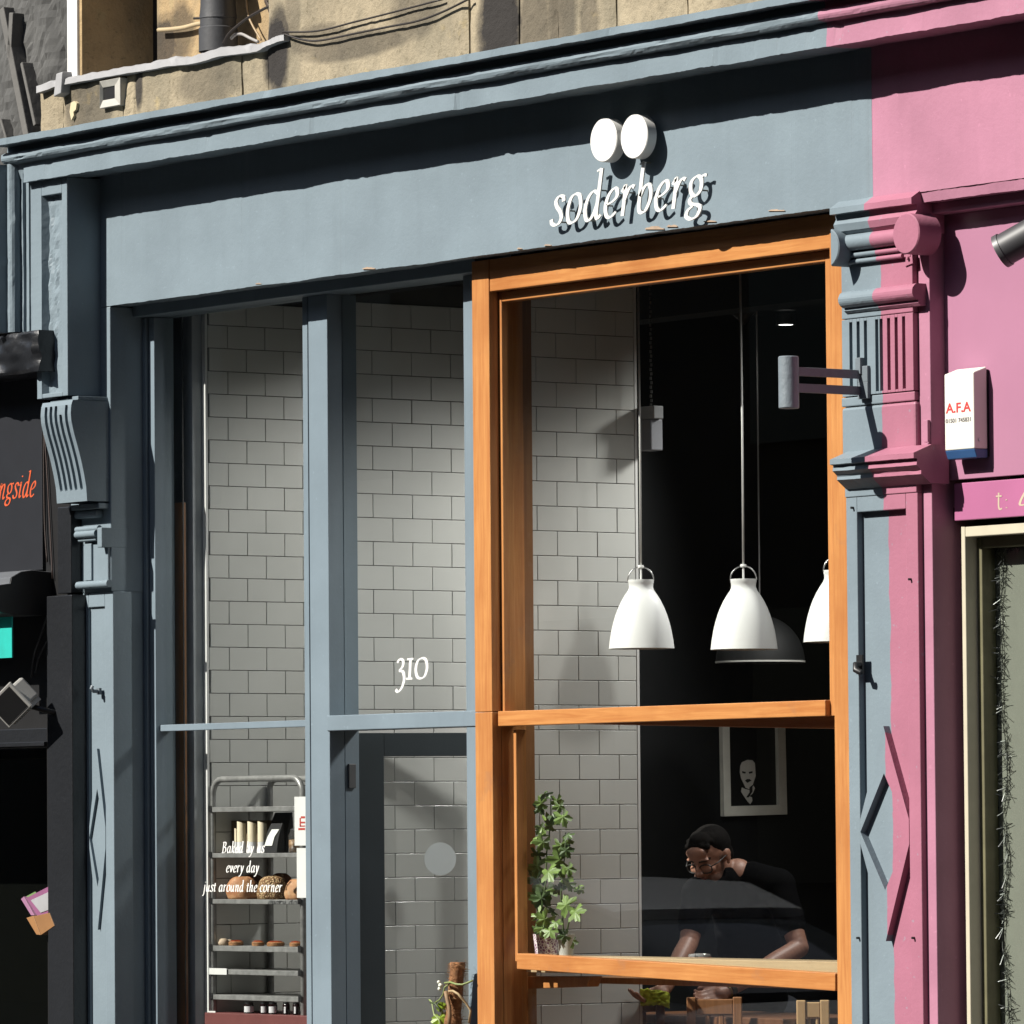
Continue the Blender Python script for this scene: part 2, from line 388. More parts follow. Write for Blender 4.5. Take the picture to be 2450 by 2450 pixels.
# ------------------------------------------------------------ ground
g = MB().box(-60, 60, -40, -2.0, -.30, -.12).build('street', plain('asphalt', (.042, .042, .045), .85, bump=.6, bscale=30)); structure(g)
M_pave = plain('paving_stone', (.075, .073, .07), .85, bump=.4, bscale=20, var=.15)
g = MB().box(-60, 60, -2.0, .0, -.30, 0).build('pavement', M_pave, bevel=.01); structure(g)
g = MB().box(-60, 60, -24, -12.4, -.116, 0).build('pavement_opposite', M_pave, bevel=.01); structure(g); g.name = 'pavement'
g = MB().box(-6, 8, .004, 9, -.30, .02).build('shop_floor', wood('floor_boards', (.20, .13, .08), (.12, .075, .045), 'y')); structure(g); g.name = 'floor'

# ------------------------------------------------------------ cornice, frieze and fascia
YZ, YPI = YP - .034, -.094                              # frieze; pier and left shaft
zft = Z_(1500, 60, YZ - .088); zfb = Z_(1500, 78, YZ - .088); zfr = Z_(1500, 143, YZ); zfo = Z_(1500, 192.6, YZ)
zfb2 = Z_(700, 673, YF)                                  # lower edge of the fascia
XL = X_(-260, YP); XR = XB + 4.2; xroll = X_(20, YP - .06, 600)
shop = thing('grey_shopfront', 'blue grey painted shopfront under a moulded cornice whose right end turns pink', 'shopfront', (X_(700, YF), YF, 0))
prof = [(YZ - .088, zfb), (YZ - .088, zft), (-.03, zft + .018), (-.03, zfb - .14), (YZ + .02, zfb - .14), (YZ + .002, zfb - .076)]
for k in range(9):
    a = radians(-62 + k * 20); prof.append((YZ - .016 - .025 * cos(a), zfb - .050 + .025 * sin(a)))
prof += [(YZ - .008, zfb - .024), (YZ - .008, zfb)]
cor = MB().prism(prof, 'x', xroll - .035, XR, 520, .0040, 3).build('cornice', M_split, shop)
# the moulding turns down the left side of the pilaster
mb = MB()
rows = []
def vert_mould(z0, z1):
    xs = xroll
    m_ = MB()
    m_.prism([(xs - .10, YP - .10), (xs - .035, YP - .10), (xs - .035, YP - .02), (xs - .10, YP - .02)], 'z', z0, z1, 60, .003, 4)
    m_.prism([(xs + .026 * cos(radians(a)), YP - .03 + .03 * sin(radians(a))) for a in range(0, 360, 24)], 'z', z0, z1, 60, .003, 6)
    m_.prism([(xs + .026, YP - .008), (xs + .085, YP - .008), (xs + .085, YP + .02), (xs - .03, YP + .02), (xs - .03, YP - .008)], 'z', z0, z1, 40, .002, 7)
    m_.prism([(xs + .052, YP - .022), (xs + .060, YP - .022), (xs + .060, YP - .002), (xs + .052, YP - .002)], 'z', z0, z1, 60, .004, 8)
    return m_
vert_mould(Z_(20, 800, YP), zfb - .075).build('moulding_return', M_grey, shop)
# frieze: plane of the pilasters, overhangs the fascia
MB().prism([(YZ, zfo), (YZ, zfb - .078), (YZ + .019, zfb - .0785), (YZ + .019, zfb - .1405), (-.02, zfb - .1405), (-.02, zfo + .02), (YP + .10, zfo + .004)], 'x', X_(56, YZ, 420), XR, 640, .0065, 11).build('frieze', M_split, shop)
# fascia board
MB().prism([(YF, zfb2), (YF, zfo + .1), (.02, zfo + .1), (.02, zfb2 + .004)], 'x', X_(150, YF, 700), XB, 620, .0045, 21).build('fascia', M_split, shop)
# body of the shop behind the fascia, the head over the left window and the door
x_pier = X_(264, YPI, 1000)
x_o0 = X_(1131, 0, 1000)                                 # left edge of the wooden window
x_m0, x_m1 = X_(720, YM, 1200), X_(785, YM, 1200)       # mullion
x_j0 = X_(1111.5, YM, 1200)
z_head = Z_(600, 737, .2)
MB().box(x_pier, x_o0 - .004, .021, .20, z_head, zfo).build('window_head', M_greyj, shop, .003)
MB().box(X_(180, .0), x_pier, YPI, .2, Z_(235, 1417, YPI), zfb2 - .002).build('pier', M_grey, shop, .004); MB().box(X_(180, .0), x_pier - .004, YPI + .045, .2, 0, Z_(235, 1417, YPI) - .0005).build('pier', M_grey, shop)
# left window: outer frame, inner frame, rail
x_f0, x_f1, x_f2 = X_(353, YM - .01, 1300), X_(358, YM, 1300), X_(371, YM, 1300)
mb = MB(); mb.box(x_pier + .001, x_f1 - .006, YM - .012, YM + .1, 0, z_head - .003); mb.box(x_f1, x_f2, YM, YM + .10, 0, z_head - .003)
mb.build('window_jamb', M_greyj, shop, .002)
x_ib = X_(407, .17, 1400)
MB().box(x_f2 + .001, x_m0, YM + .04, YM + .062, 0, .45).build('stall_board', M_greyj, shop)
zr0, zr1 = Z_(500, 1746, YM + .02), Z_(500, 1730.5, YM + .02)
MB().box(x_f2 + .002, x_m0 + .002, YM + .02, YM + .07, zr0, zr1).build('glazing_rail', M_greyj, shop, .002)
for a, b, z0, z1 in ((x_f2 - .02, x_m0 + .012, .45, zr0), (x_f2 - .02, x_m0 + .012, zr1, z_head)):
    MB().box(a, b, YM + .050, YM + .056, z0, z1).build('pane', M_glass, shop)
# mullion of two posts, jamb beside the wooden window, transom
x_g = X_(738, YM + .012, 1200)
mb = MB(); mb.box(x_m0, x_g - .001, YM + .012, YM + .12, 0, z_head); mb.box(X_(738.6, YM, 1200) + .004, x_m1, YM, YM + .075, 0, z_head); mb.box(x_g + .01, x_m1 - .003, YM + .079, YM + .15, 0, z_head)
mb.build('mullion', M_greyj, shop, .0025)
MB().box(x_j0, x_o0 - .006, YM, YM + .14, 0, z_head).build('door_jamb', M_greyj, shop, .0025)
zt0, zt1 = Z_(960, 1743, YM - .006), Z_(960, 1706, YM - .006)
MB().box(x_m1 - .012, x_o0 - .012, YM - .006, YM + .145, zt0, zt1).build('transom', M_greyj, shop, .003)
MB().box(x_m1 - .004, x_j0 + .01, YM + .075, YM + .081, zt1, z_head).build('transom_pane', M_glass, shop)

# ------------------------------------------------------------ interior shell
shell = thing('shop_interior', 'dark shop interior with black walls and ceiling behind the windows', 'room', (1, 3, 0))
Yt = .31
XwL = PX(498, 1300, 0).x if False else X_(498, Yt, 1300)
XwC = X_(846, Yt - .04, 1300); XwR = X_(1272, .26, 1500)
z_ceil = Z_(1000, 690, .6) + .02
M_ceil = plain('dark_ceiling', (.010, .010, .010), .9, spec=.1)
box('ceiling', M_ceil, shell, -6, 8, .201, 9, z_ceil, z_ceil + .1)
box('back_wall', M_blackwall, shell, -6, 8, 8.9, 9, .0201, z_ceil)
XK = -1.75
box('black_wall', M_blackwall, shell, XK - .1, XK, 1.5, 8.899, .0201, z_ceil)
box('side_wall', M_white, shell, 3.4, 3.5, .2, 8.899, .0201, z_ceil)
box('partition', M_plaster, shell, XwL - .25, XwL - .027, .336, 1.45, .0201, z_ceil)
box('partition', M_plaster, shell, XwL - .25, XwL - .027, .25, .3355, .0201, z_ceil); box('dark_post', M_blk, shell, x_f2 - .05, X_(438, .206, 1400), .2065, .2120, .0201, z_ceil)
box('rear_partition', M_blackwall, shell, XwL - .2, XK - .101, 3.0, 3.1, .0201, z_ceil)
for k in range(3): box('beam', M_ceil, shell, -1.7, 3.39, 1.2 + 2.0 * k, 1.36 + 2.0 * k, z_ceil - .18, z_ceil - .001)

# ------------------------------------------------------------ the three tiled walls, tile by tile
def tiled_wall(label, X, ya, yb, zref, pitch, yref, full, row_par, z0, z1, end_trim=False, body=.16):
    """zref: height of one bed joint; yref: depth of one upright joint of the rows of parity row_par"""
    t = thing('tiled_wall', label, 'tiled wall', (X, ya, 0))
    MB().box(X - body, X - .004, ya, yb, .0201, z_ceil - .001).build('backing', M_grout, t)
    cache = {}; gap = .0026
    n0 = int(math.floor((z0 - zref) / pitch)); n1 = int(math.ceil((z1 - zref) / pitch))
    for n in range(n0, n1):
        zz = zref + n * pitch
        if zz + pitch > z_ceil - .002: continue
        y = yref + (full / 2 if (n - row_par) % 2 else 0)
        while y > ya: y -= full
        while y < yb:
            a, b = max(y, ya + .001), min(y + full, yb - .001); y += full
            if b - a < .012: continue
            key = round((b - a) * 2000)
            if key not in cache:
                wv = (b - a) / 2 - gap / 2; hv = pitch / 2 - gap / 2; e = .0015
                mm = MB(); q = [(-wv, -hv), (wv, -hv), (wv, hv), (-wv, hv)]
                ring = [[mm.b.verts.new((xx, sx * (abs(yy) - ee), szz * (abs(hh) - ee))) for yy, hh in q for sx in [1 if yy > 0 else -1] for szz in [1 if hh > 0 else -1]] for xx, ee in ((-.008, 0), (.0005, 0), (.002, e))]
                for r0, r1 in zip(ring, ring[1:]):
                    for k in range(4): mm.face([r0[k], r0[(k + 1) % 4], r1[(k + 1) % 4], r1[k]])
                mm.face(ring[-1]); o = mm.build('tile', M_tile, t); cache[key] = o.data
            else:
                o = bpy.data.objects.new('tile', cache[key]); COL.objects.link(o); put(o, t)
            o.location = (X + rnd.uniform(-.0004, .0004), (a + b) / 2, zz + pitch / 2)
            o.rotation_euler = (0, rnd.gauss(0, .0022), rnd.gauss(0, .0022))
    if end_trim: MB().box(X - body, X + .003, yb, yb + .012, .0201, z_ceil - .001).build('edge_trim', M_white, t)
    box('plaster_face', M_white, t, X - body - .012, X - body - .0005, ya, yb, .0201, z_ceil - .001)
    return t
def yo(x, y, X): return PX(x, y, X).y
zl = PX(502, 1272.4, XwL).z; zl2 = PX(502, 1272.4 + 552.2, XwL).z
wl = tiled_wall('white metro tiled wall behind the bread rack in the left window', XwL, Yt, 1.45, zl, (zl - zl2) / 10, yo(546.7, 1300, XwL), yo(591.5, 1320, XwL) * 2 - 2 * yo(546.7, 1320, XwL), 0, .5, 4.2)
MB().box(XwL - .024, XwL + .002, Yt - .012, Yt - .0005, .0201, z_ceil - .001).build('edge_trim', M_white, wl)
zc = PX(849, 600 + .3106 * 578, XwC).z; zc2 = PX(851, 1400 + .3106 * 957, XwC).z
tiled_wall('white metro tiled wall seen through the open door and its transom light', XwC, Yt - .04, 1.40, zc2, (zc - zc2) / 16.0, yo(936, 770, XwC), yo(1029.9, 770, XwC) - yo(936, 770, XwC), 1, .5, 4.2)
zr_ = PX(1385, 1806.2, XwR).z; zr2 = PX(1385, 2282.6, XwR).z
tiled_wall('white metro tiled wall behind the left side of the wooden window', XwR, .26, yo(1524, 1700, XwR), zr_, (zr_ - zr2) / 8, yo(1337.7, 1830, XwR), yo(1433.5, 1830, XwR) - yo(1337.7, 1830, XwR), 0, .5, 4.2, True)

# added fill spots, out of view, that brighten the tiled walls
M_lit = emit('fill_spot_face', (1, .95, .86), 2.5)
def downlight(x, y, aim, power, label):
    t = thing('fill_spotlight', label, 'spotlight', (x, y, z_ceil), 'added fill spotlights under the shop ceiling')
    p = Vector((x, y, z_ceil - .10)); d = (Vector(aim) - p).normalized(); q = d.to_track_quat('Z', 'Y').to_matrix()
    for nm, pr, mm in (('lamp_can', [(.02, -.13), (.045, -.12), (.045, .0), (.042, .0)], M_blk), ('lit_face', [(.0001, -.004), (.042, -.004)], M_lit)):
        mb = MB(); mb.lathe(pr, (0, 0, 0), 20)
        for v in mb.b.verts: v.co = p + q @ v.co
        mb.build(nm, mm, t)
    MB().tube([p - d * .1, (x, y, z_ceil)], .012, 8).build('bracket', M_blk, t)
    L = bpy.data.lights.new('spot', 'SPOT'); L.spot_size = radians(90); L.spot_blend = .7; L.shadow_soft_size = .16; L.energy = power; L.color = (1, .98, .94)
    o = bpy.data.objects.new('spot_lamp', L); COL.objects.link(o); o.location = p + d * .02; o.rotation_euler = d.to_track_quat('-Z', 'Y').to_euler(); o.parent = t; o.matrix_parent_inverse = Matrix.Translation(-t.location)
downlight(2.1, .9, (XwR, .5, .9), 40, 'added unseen ceiling spotlight that brightens the nearest tiles')
downlight(.65, 1.95, (XwC, .55, .8), 135, 'added unseen ceiling spotlight that brightens the tiles of the door wall')
downlight(-.95, 2.1, (XwL, .6, 1.5), 100, 'added unseen ceiling spotlight that brightens the tiles behind the bread rack')

# ------------------------------------------------------------ left pilaster
def quadpoly(pts, Y): return [(P(x, y, Y).x, P(x, y, Y).z) for x, y in pts]
lp = thing('pilaster', 'blue grey pilaster with fluted scroll console at the left end of the shopfront', 'pilaster', (X_(230, -.2), -.2, 0), 'carved pilasters flanking the shopfront')
xa, xb, xc = X_(57, YP, 600), X_(160.5, YP, 600), X_(89, YP, 860)
zA, zB, zC = zfo + .0005, Z_(120, 790, YP), Z_(130, 950, YP)
# raised border round a sunk panel
px0, px1, pz1, pz0 = X_(99, YP, 600), X_(148, YP, 600), Z_(120, 466, YP), Z_(126, 929, YP)
mb = MB()
mb.prism([(xa, YP), (px0, YP), (px0 + .012, YP + .032), (px0 + .012, -.02), (xa, -.02)], 'z', zB, zA, 30, .0016, 31)
mb.build('upper_panel', M_grey, lp)
mb = MB(); mb.prism([(xc, YP), (px0, YP), (px0 + .012, YP + .032), (px0 + .012, -.02), (xc, -.02)], 'z', zC, zB - .001, 16, .0016, 33); mb.build('upper_panel', M_grey, lp)
mb = MB(); mb.box(px1, xb, YP, -.02, zC, zA); mb.box(px0 + .0005, px1 - .0005, YP, -.02, pz1, zA); mb.hexa([(px0 + .0005, YP, zC), (px1 - .0005, YP, zC), (px1 - .0005, YP, pz0 - .02), (px0 + .0005, YP, pz0 - .02), (px0 + .0005, -.02, zC), (px1 - .0005, -.02, zC), (px1 - .0005, -.02, pz0 + .01), (px0 + .0005, -.02, pz0 + .01)])
mb.build('upper_panel', M_grey, lp, .003)
mb = MB()
n_ = 50; nx = 10
V = [[mb.b.verts.new((px0 + (px1 - px0) * i / nx, YP + .032 + .010 * noise.noise((i * .8, k * .35, 1)) * (1 if i < 6 else .2), pz0 - .02 + (pz1 - pz0 + .03) * k / n_)) for i in range(nx + 1)] for k in range(n_ + 1)]
for a, b in zip(V, V[1:]):
    for i in range(nx): mb.face([a[i], a[i + 1], b[i + 1], b[i]])
mb.build('sunk_panel', M_grey, lp)
# fluted console, an S-shaped bracket leaning back into the pier
# side profile (out from pier, z) from the top to the bottom
xk0, xk1 = X_(98.5, YP - .02, 985), X_(170.5, YP - .02, 985)
zt_, zb_ = Z_(135, 962, YP), Z_(170, 1203, YP + .08)
sp = [(-.012, 0), (-.020, .05), (-.023, .13), (-.020, .21), (-.008, .32), (.010, .45), (.027, .58), (.042, .72), (.053, .85), (.056, .93), (.058, 1.0)]
def prof_at(f):
    for (a, fa), (b, fb) in zip(sp, sp[1:]):
        if fa <= f <= fb: return a + (b - a) * (f - fa) / (fb - fa)
    return sp[-1][0]
mb = MB(); NZ = 44; NX = 55; wk = xk1 - xk0; rowsv = []
for k in range(NZ + 1):
    f = k / NZ; row = []
    for i in range(NX + 1):
        u = i / NX; y = YP + prof_at(f)
        c = (u - .08) / .84 * 5; gq = c - math.floor(c)
        top = .055 if not (.58 < u < .80) else .14
        if 0 < c < 5 and top < f < .865 and .30 < gq < .72: y += .030
        row.append(mb.b.verts.new((xk0 + wk * u, y, zt_ + (zb_ - zt_) * f)))
    rowsv.append(row)
for a, b in zip(rowsv, rowsv[1:]):
    for i in range(NX): mb.face([a[i], b[i], b[i + 1], a[i + 1]])
for xx, i in ((xk0, 0), (xk1, NX)):
    back = [mb.b.verts.new((xx, -.092, zt_ + (zb_ - zt_) * k / NZ)) for k in range(NZ + 1)]
    for k in range(NZ): mb.face([rowsv[k][i], rowsv[k + 1][i], back[k + 1], back[k]])
mb.build('console', M_grey, lp, keep=True)
box('console_block', M_grey, lp, xk0 + .01, xk1 - .008, YP + .02, -.03, zt_ + .002, zC - .004, .002)
# capital
YC = -.112
def slab(name, x0, x1, y0, y1, Y, par=lp, mat=M_grey, bev=.004, back=-.0005):
    return box(name, mat, par, X_(x0, Y, y0), X_(x1, Y, y0), Y, back, Z_((x0 + x1) / 2, y1, Y), Z_((x0 + x1) / 2, y0, Y), bev)
slab('abacus', 168, 236, 1206, 1219, YC - .035)
slab('abacus', 172, 230, 1221, 1240, YC - .02, bev=.012)
mb = MB()
for (x0, x1, yy, r, Y) in ((184, 238, 1268, .013, YC - .015), (184, 232, 1280, .016, YC - .018), (190, 232, 1293, .008, YC - .008)):
    a, b = P(x0, yy, Y), P(x1, yy, Y); mb.tube([a, Vector((b.x, a.y, a.z))], r, 14)
mb.build('scroll', M_grey, lp, smooth='auto')
slab('scroll_end', 232, 243, 1262, 1310, YC - .03, bev=.004)
slab('necking', 199, 258, 1300, 1392, YC + .006, bev=.004)
slab('strap', 201, 218, 1301, 1389, YC - .004, bev=.002)
mb = MB(); a = P(187, 1401, YC - .01); b = P(262, 1401, YC - .01)
mb.tube([a, (b.x, a.y, a.z)], .0165, 16); mb.build('astragal', M_grey, lp, smooth='auto')
# shaft with sunk panel and raised lozenge
def shaft(par, xs, Y, ztop, rec, pan, loz, mat, deep=.034):
    x0, x1 = xs; a, b = pan
    mb = MB(); mb.box(x0, a, Y, .0, 0, ztop); mb.box(b, x1, Y, .0, 0, ztop); mb.box(a + .0005, b - .0005, Y, .0, rec, ztop); mb.build('shaft', mat, par, .003)
    MB().box(a + .0006, b - .0006, Y + deep, Y + deep + .02, 0, rec - .0006).build('sunk_panel', mat, par)
    cx = (a + b) / 2; zt, zti, zs0, zs1, zbi, zbo = loz; e = .001; yb = Y + deep - .0005
    mb = MB()
    A = [(cx, zt), (b - e, zs0), (b - e, zs1), (cx, zti)]; B = [(cx - e, zt), (cx - e, zti), (a + e, zs1), (a + e, zs0)]
    C_ = [(cx, zbo), (cx, zbi), (b - e, zs0 - (zs0 - zs1) * .98), (b - e, zs1 - (zs0 - zs1) * .0)]
    mid = (zs0 + zs1) / 2
    A = [(cx, zt), (b - e, mid + .045), (b - e, mid), (cx, zti)]; B = [(cx, zt), (a + e, mid + .045), (a + e, mid), (cx, zti)]
    C_ = [(cx, zbo), (b - e, mid - .045), (b - e, mid), (cx, zbi)]; D = [(cx, zbo), (a + e, mid - .045), (a + e, mid), (cx, zbi)]
    for q in (A, B, C_, D): mb.prism(q, 'y', Y - .0008, yb)
    mb.build('lozenge', mat, par)
YS = YPI - .002
zl_ = [Z_(2121, v, YR) for v in (1737, 1850, 1900, 2080, 2130, 2252)]
shaft(lp, (X_(198, YS, 1500), X_(270.5, YS, 1500)), YS, Z_(235, 1417, YS), Z_(235, 1452, YS), (X_(212, YS, 1600), X_(251, YS, 1600)), zl_, M_grey, .012)
mb = MB()
for x, y in ((240, 1654),):
    p = P(x, y, YS); mb.tube([p, p + Vector((0, -.035, .0)), p + Vector((0, -.045, .012)), p + Vector((0, -.04, .022))], .008, 10)
    mb.box(p.x - .014, p.x + .01, YS - .012, YS, p.z - .014, p.z + .014)
mb.build('hook', M_iron, lp, smooth='auto')

# ------------------------------------------------------------ right pilaster, painted half grey, half pink
rp = thing('pilaster', 'carved pilaster painted grey on its left half and pink on its right half', 'pilaster', (XB, YR, 0), 'carved pilasters flanking the shopfront')
xr0, xr1 = X_(2014, YR, 800), X_(2183, YR, 700)
def rslab(name, x0, x1, y0, y1, out, bev=.004, xx=None):
    Y = YR - out; xm = (x0 + x1) / 2
    return box(name, M_split2, rp, X_(x0, Y, y0), X_(x1, Y, y0), Y, .02, Z_(xm, y1, Y), Z_(xm, y0, Y), bev)
zpt = Z_(2100, 484, YR - .07)
MB().prism([(YR - .075, zpt), (YR - .075, zpt - .022), (YR - .05, zpt - .023), (YR - .046, zpt - .04), (YR - .058, zpt - .06), (YR - .05, zpt - .085), (YR - .032, zpt - .098), (YR - .03, zpt - .108), (YR - .02, zpt - .118), (YR, zpt - .122), (.02, zpt - .122), (.02, zpt + .03), (YR - .03, zpt + .03)],
           'x', X_(1985, YR - .075, 500), X_(2180, YR - .075, 480), 60, .002, 51).build('capital_moulding', M_split2, rp)
zsc = Z_(2120, 570, YR - .06)                            # axis of the scroll
zps = zpt - .118
mb = MB(); mb.box(xr0, xr1, YR, .02, Z_(2100, 755, YR) , zps - .001); mb.build('capital_block', M_split2, rp, .003)
mb = MB()
xq0, xq1 = X_(2012, YR - .05, 570), X_(2140, YR - .05, 560)
for dz, r, yo_ in ((.044, .010, .020), (.006, .031, .022), (-.040, .010, .016), (-.064, .009, .012)):
    mb.tube([(xq0, YR - yo_, zsc + dz), (xq1, YR - yo_, zsc + dz)], r, 18)
mb.build('scroll_roll', M_split2, rp, smooth='auto')
rd = .074
for (xc_, cut) in ((X_(2167, YR - .085, 560), False), (X_(1976, YR - .085, 583), True)):
    mb = MB(); pr = [(0, -.085), (rd - .004, -.085), (rd, -.081), (rd, .02), (0, .02)]
    mb.lathe(pr[1:4], (xc_, YR, zsc + (.004 if not cut else -.012)), 40, 'y', close=True)
    if cut:
        bmesh.ops.bisect_plane(mb.b, geom=mb.b.verts[:] + mb.b.edges[:] + mb.b.faces[:], plane_co=(X_(1988, YR - .085, 583), 0, 0), plane_no=(-1, 0, 0), clear_outer=True)
        bmesh.ops.holes_fill(mb.b, edges=[e for e in mb.b.edges if e.is_boundary])
    mb.build('scroll_disc', M_split2, rp, smooth='auto', bevel=0)
# narrow bands on the neck
rslab('neck_band', 2024, 2178, 617, 623, .008, .001)
for x, y in ((2050, 606), (2128, 594), (2176, 618)):
    mb = MB(); p = P(x, y, YR - .002); mb.prism([(p.x - .022, p.z - .028), (p.x + .022, p.z - .02), (p.x + .018, p.z + .022), (p.x - .012, p.z + .026)], 'y', YR - .006, YR + .002)
    mb.tube([p, p + Vector((0, -.014, 0))], .006, 8); mb.build('bracket_plate', M_split2, rp, .001)
zb1 = Z_(2094, 708, YR - .03)
MB().prism([(YR - .012 - .030 * cos(radians(a)), zb1 + .030 * sin(radians(a))) for a in range(-90, 91, 15)] + [(.02, zb1 + .03), (.02, zb1 - .05), (YR - .004, zb1 - .05), (YR - .014, zb1 - .04)], 'x', X_(2006, YR - .04, 720), X_(2183, YR - .04, 700), 50, .0015, 55).build('astragal', M_split2, rp)
# fluted frieze block
zf1, zf0 = Z_(2100, 756, YR), Z_(2100, 942, YR)
fl = [X_(v, YR, 850) for v in (2036, 2053.5, 2071, 2098, 2108.5, 2126.5, 2144.5, 2162.5)]
mb = MB(); e0 = xr0; hw = .0085
zlo, zhi = Z_(2100, 936, YR), Z_(2100, 764, YR)
for f in fl:
    mb.box(e0, f - hw, YR, .02, zf0, zf1 - .001); mb.box(f - hw + .0002, f + hw - .0002, YR, .02, zhi, zf1 - .001); mb.box(f - hw + .0002, f + hw - .0002, YR, .02, zf0, zlo); e0 = f + hw
mb.box(e0, xr1, YR, .02, zf0, zf1 - .001); mb.build('fluting', M_split2, rp, .0015)
MB().box(xr0 + .005, xr1 - .005, YR + .03, YR + .05, zf0, zf1 - .002).build('flute_ground', M_split2, rp)
rslab('block', 2013, 2190, 968, 1090, -.002, .01)
rslab('block', 2013, 2188, 944, 966, -.004, .004)
# moulded ledge
zl1 = Z_(2090, 1086, YR - .085)
MB().prism([(YR - .085, zl1 - .008), (YR - .085, zl1 - .026), (YR - .068, zl1 - .029), (YR - .072, zl1 - .050), (YR - .055, zl1 - .064), (YR - .05, zl1 - .070), (YR - .052, zl1 - .082), (YR - .03, zl1 - .098), (YR - .006, zl1 - .115), (.02, zl1 - .115), (.02, zl1 + .025), (YR, zl1 + .025)],
           'x', X_(1985, YR - .085, 1105), X_(2186, YR - .085, 1090), 60, .0022, 57).build('ledge', M_split2, rp)
rslab('necking', 2021, 2192, 1160, 1184, .004, .003)
zs_ = Z_(2100, 1184, YR) - .001
shaft(rp, (X_(2026, YR, 1400), X_(2196, YR, 1300)), YR, zs_, Z_(2100, 1222, YR), (X_(2053, YR, 1500), X_(2170, YR, 1500)), zl_, M_split2, .028)
for x, y in ((2056, 2244), (2188, 2244), (2042, 1215), (2180, 1386)):
    p = P(x, y, YR); MB().lathe([(.0045, -.012), (.0045, 0)], p, 10, 'y', close=True).build('screw', M_blk, rp)
mb = MB(); p = P(2062, 1590, YR)
mb.box(p.x - .022, p.x + .012, YR - .008, YR, p.z - .035, p.z + .035); mb.tube([p, p + Vector((.0, -.03, 0)), p + Vector((.012, -.04, -.02)), p + Vector((.03, -.03, -.03))], .011, 10)
mb.build('wall_hook', M_blk, rp, smooth='auto')

# ------------------------------------------------------------ stone wall over the cornice
YW = -.02
st = []
for x, y, rx, rz, k in ((1193, 60, .13, .20, .9), (1275, 60, .10, .22, .45), (660, 130, .09, .16, .8), (670, 90, .07, .12, .6), (330, 190, .04, .12, .7), (190, 230, .12, .16, .45), (235, 260, .1, .12, .4), (850, 110, .35, .05, .45), (760, 95, .2, .06, .35), (1340, 40, .10, .14, .45), (1410, 45, .06, .12, .4), (700, 40, .05, .14, .3), (990, 30, .16, .10, .35), (500, 190, .22, .1, .35)):
    p = P(x, y, YW); st.append((p.x, p.z, rx, rz, k))
M_stone = stone('weathered_sandstone', (.50, .42, .29), st)
M_ochre = stone('ochre_render', (.62, .44, .235), [(P(x, y, .3).x, P(x, y, .3).z, rx, rz, k) for x, y, rx, rz, k in ((430, 105, .10, .10, .65), (470, 80, .10, .12, .5), (275, 130, .06, .2, .4), (440, 60, .1, .05, .3))])
M_dkstone = plain('dark_grey_stone', (.095, .095, .092), .9, var=.45, vscale=3.5, bump=.9, bscale=22)
sw = thing('stone_wall', 'weathered ochre sandstone wall above the grey cornice with lead flashing', 'stone wall', (X_(700, YW, 100), YW, zft))
zw0 = zfb - .02; zw1 = zw0 + 2.2
xs_ = [X_(v, YW, 150) for v in (92, 147, 290, 322, 575, 637)]
zfl = lambda x: Z_(x, 0, YW)
z_led = Z_(300, 172, YW); slope = (Z_(640, 108, YW) - z_led) / (X_(640, YW, 108) - X_(300, YW, 172))
def led(X): return z_led + slope * (X - X_(300, YW, 172))
def rough_block(x0, x1, z0, z1a, z1b, y0, y1, seed, amp=.006):
    mb = MB(); nx_, nz_ = max(4, int((x1 - x0) / .03)), 16; V = []
    for k in range(nz_ + 1):
        row = []
        for i in range(nx_ + 1):
            X = x0 + (x1 - x0) * i / nx_; zt = z1a + (z1b - z1a) * i / nx_; Zq = z0 + (zt - z0) * k / nz_
            edge = min(i, nx_ - i, k, nz_ - k)
            y = y0 + amp * noise.noise((X * 7, Zq * 7, seed)) + amp * .5 * noise.noise((X * 25, Zq * 25, seed)) + (.008 if edge == 0 else 0)
            row.append(mb.b.verts.new((X, y, Zq)))
        V.append(row)
    for a, b in zip(V, V[1:]):
        for i in range(nx_): mb.face([a[i], a[i + 1], b[i + 1], b[i]])
    per = V[0] + [r[-1] for r in V[1:]] + V[-1][-2::-1] + [r[0] for r in V[-2:0:-1]]
    bk = [mb.b.verts.new((v.co.x, y1, v.co.z)) for v in per]
    for k in range(len(per)): mb.face([per[k], per[(k + 1) % len(per)], bk[(k + 1) % len(per)], bk[k]])
    return mb
for k, (a, b) in enumerate(zip(xs_, xs_[1:])):
    rough_block(a + .002, b - .002, zw0, led(a) - .004, led(b) - .004, YW + (.0, .002, .012, .0, .004)[k], YW + .3, k * 3.1, (.006, .006, .022, .006, .006)[k]).build('stone', M_stone, sw)
xs2 = [X_(v, YW, 60) for v in (638, 1119, 1236, 1330, 1470, 1640, 1850, 2100, 2500)]
for k, (a, b) in enumerate(zip(xs2, xs2[1:])):
    zj = zw0 + .62 + .02 * (k % 2)
    rough_block(a + .003, b - .003, zw0, zj, zj, YW + .003 * (k % 3), YW + .5, 40 + k * 2.7).build('stone', M_stone, sw)
    rough_block(a + .003, b - .003, zj + .004, zw1, zw1, YW + .002 * (k % 2), YW + .5, 80 + k * 2.7).build('stone', M_stone, sw)
MB().box(xs_[0], xs2[-1], YW + .02, YW + .045, zw0 - .1, z_led - .15).build('mortar', plain('lime_mortar', (.46, .37, .22), .95, bump=.6, bscale=40), sw)
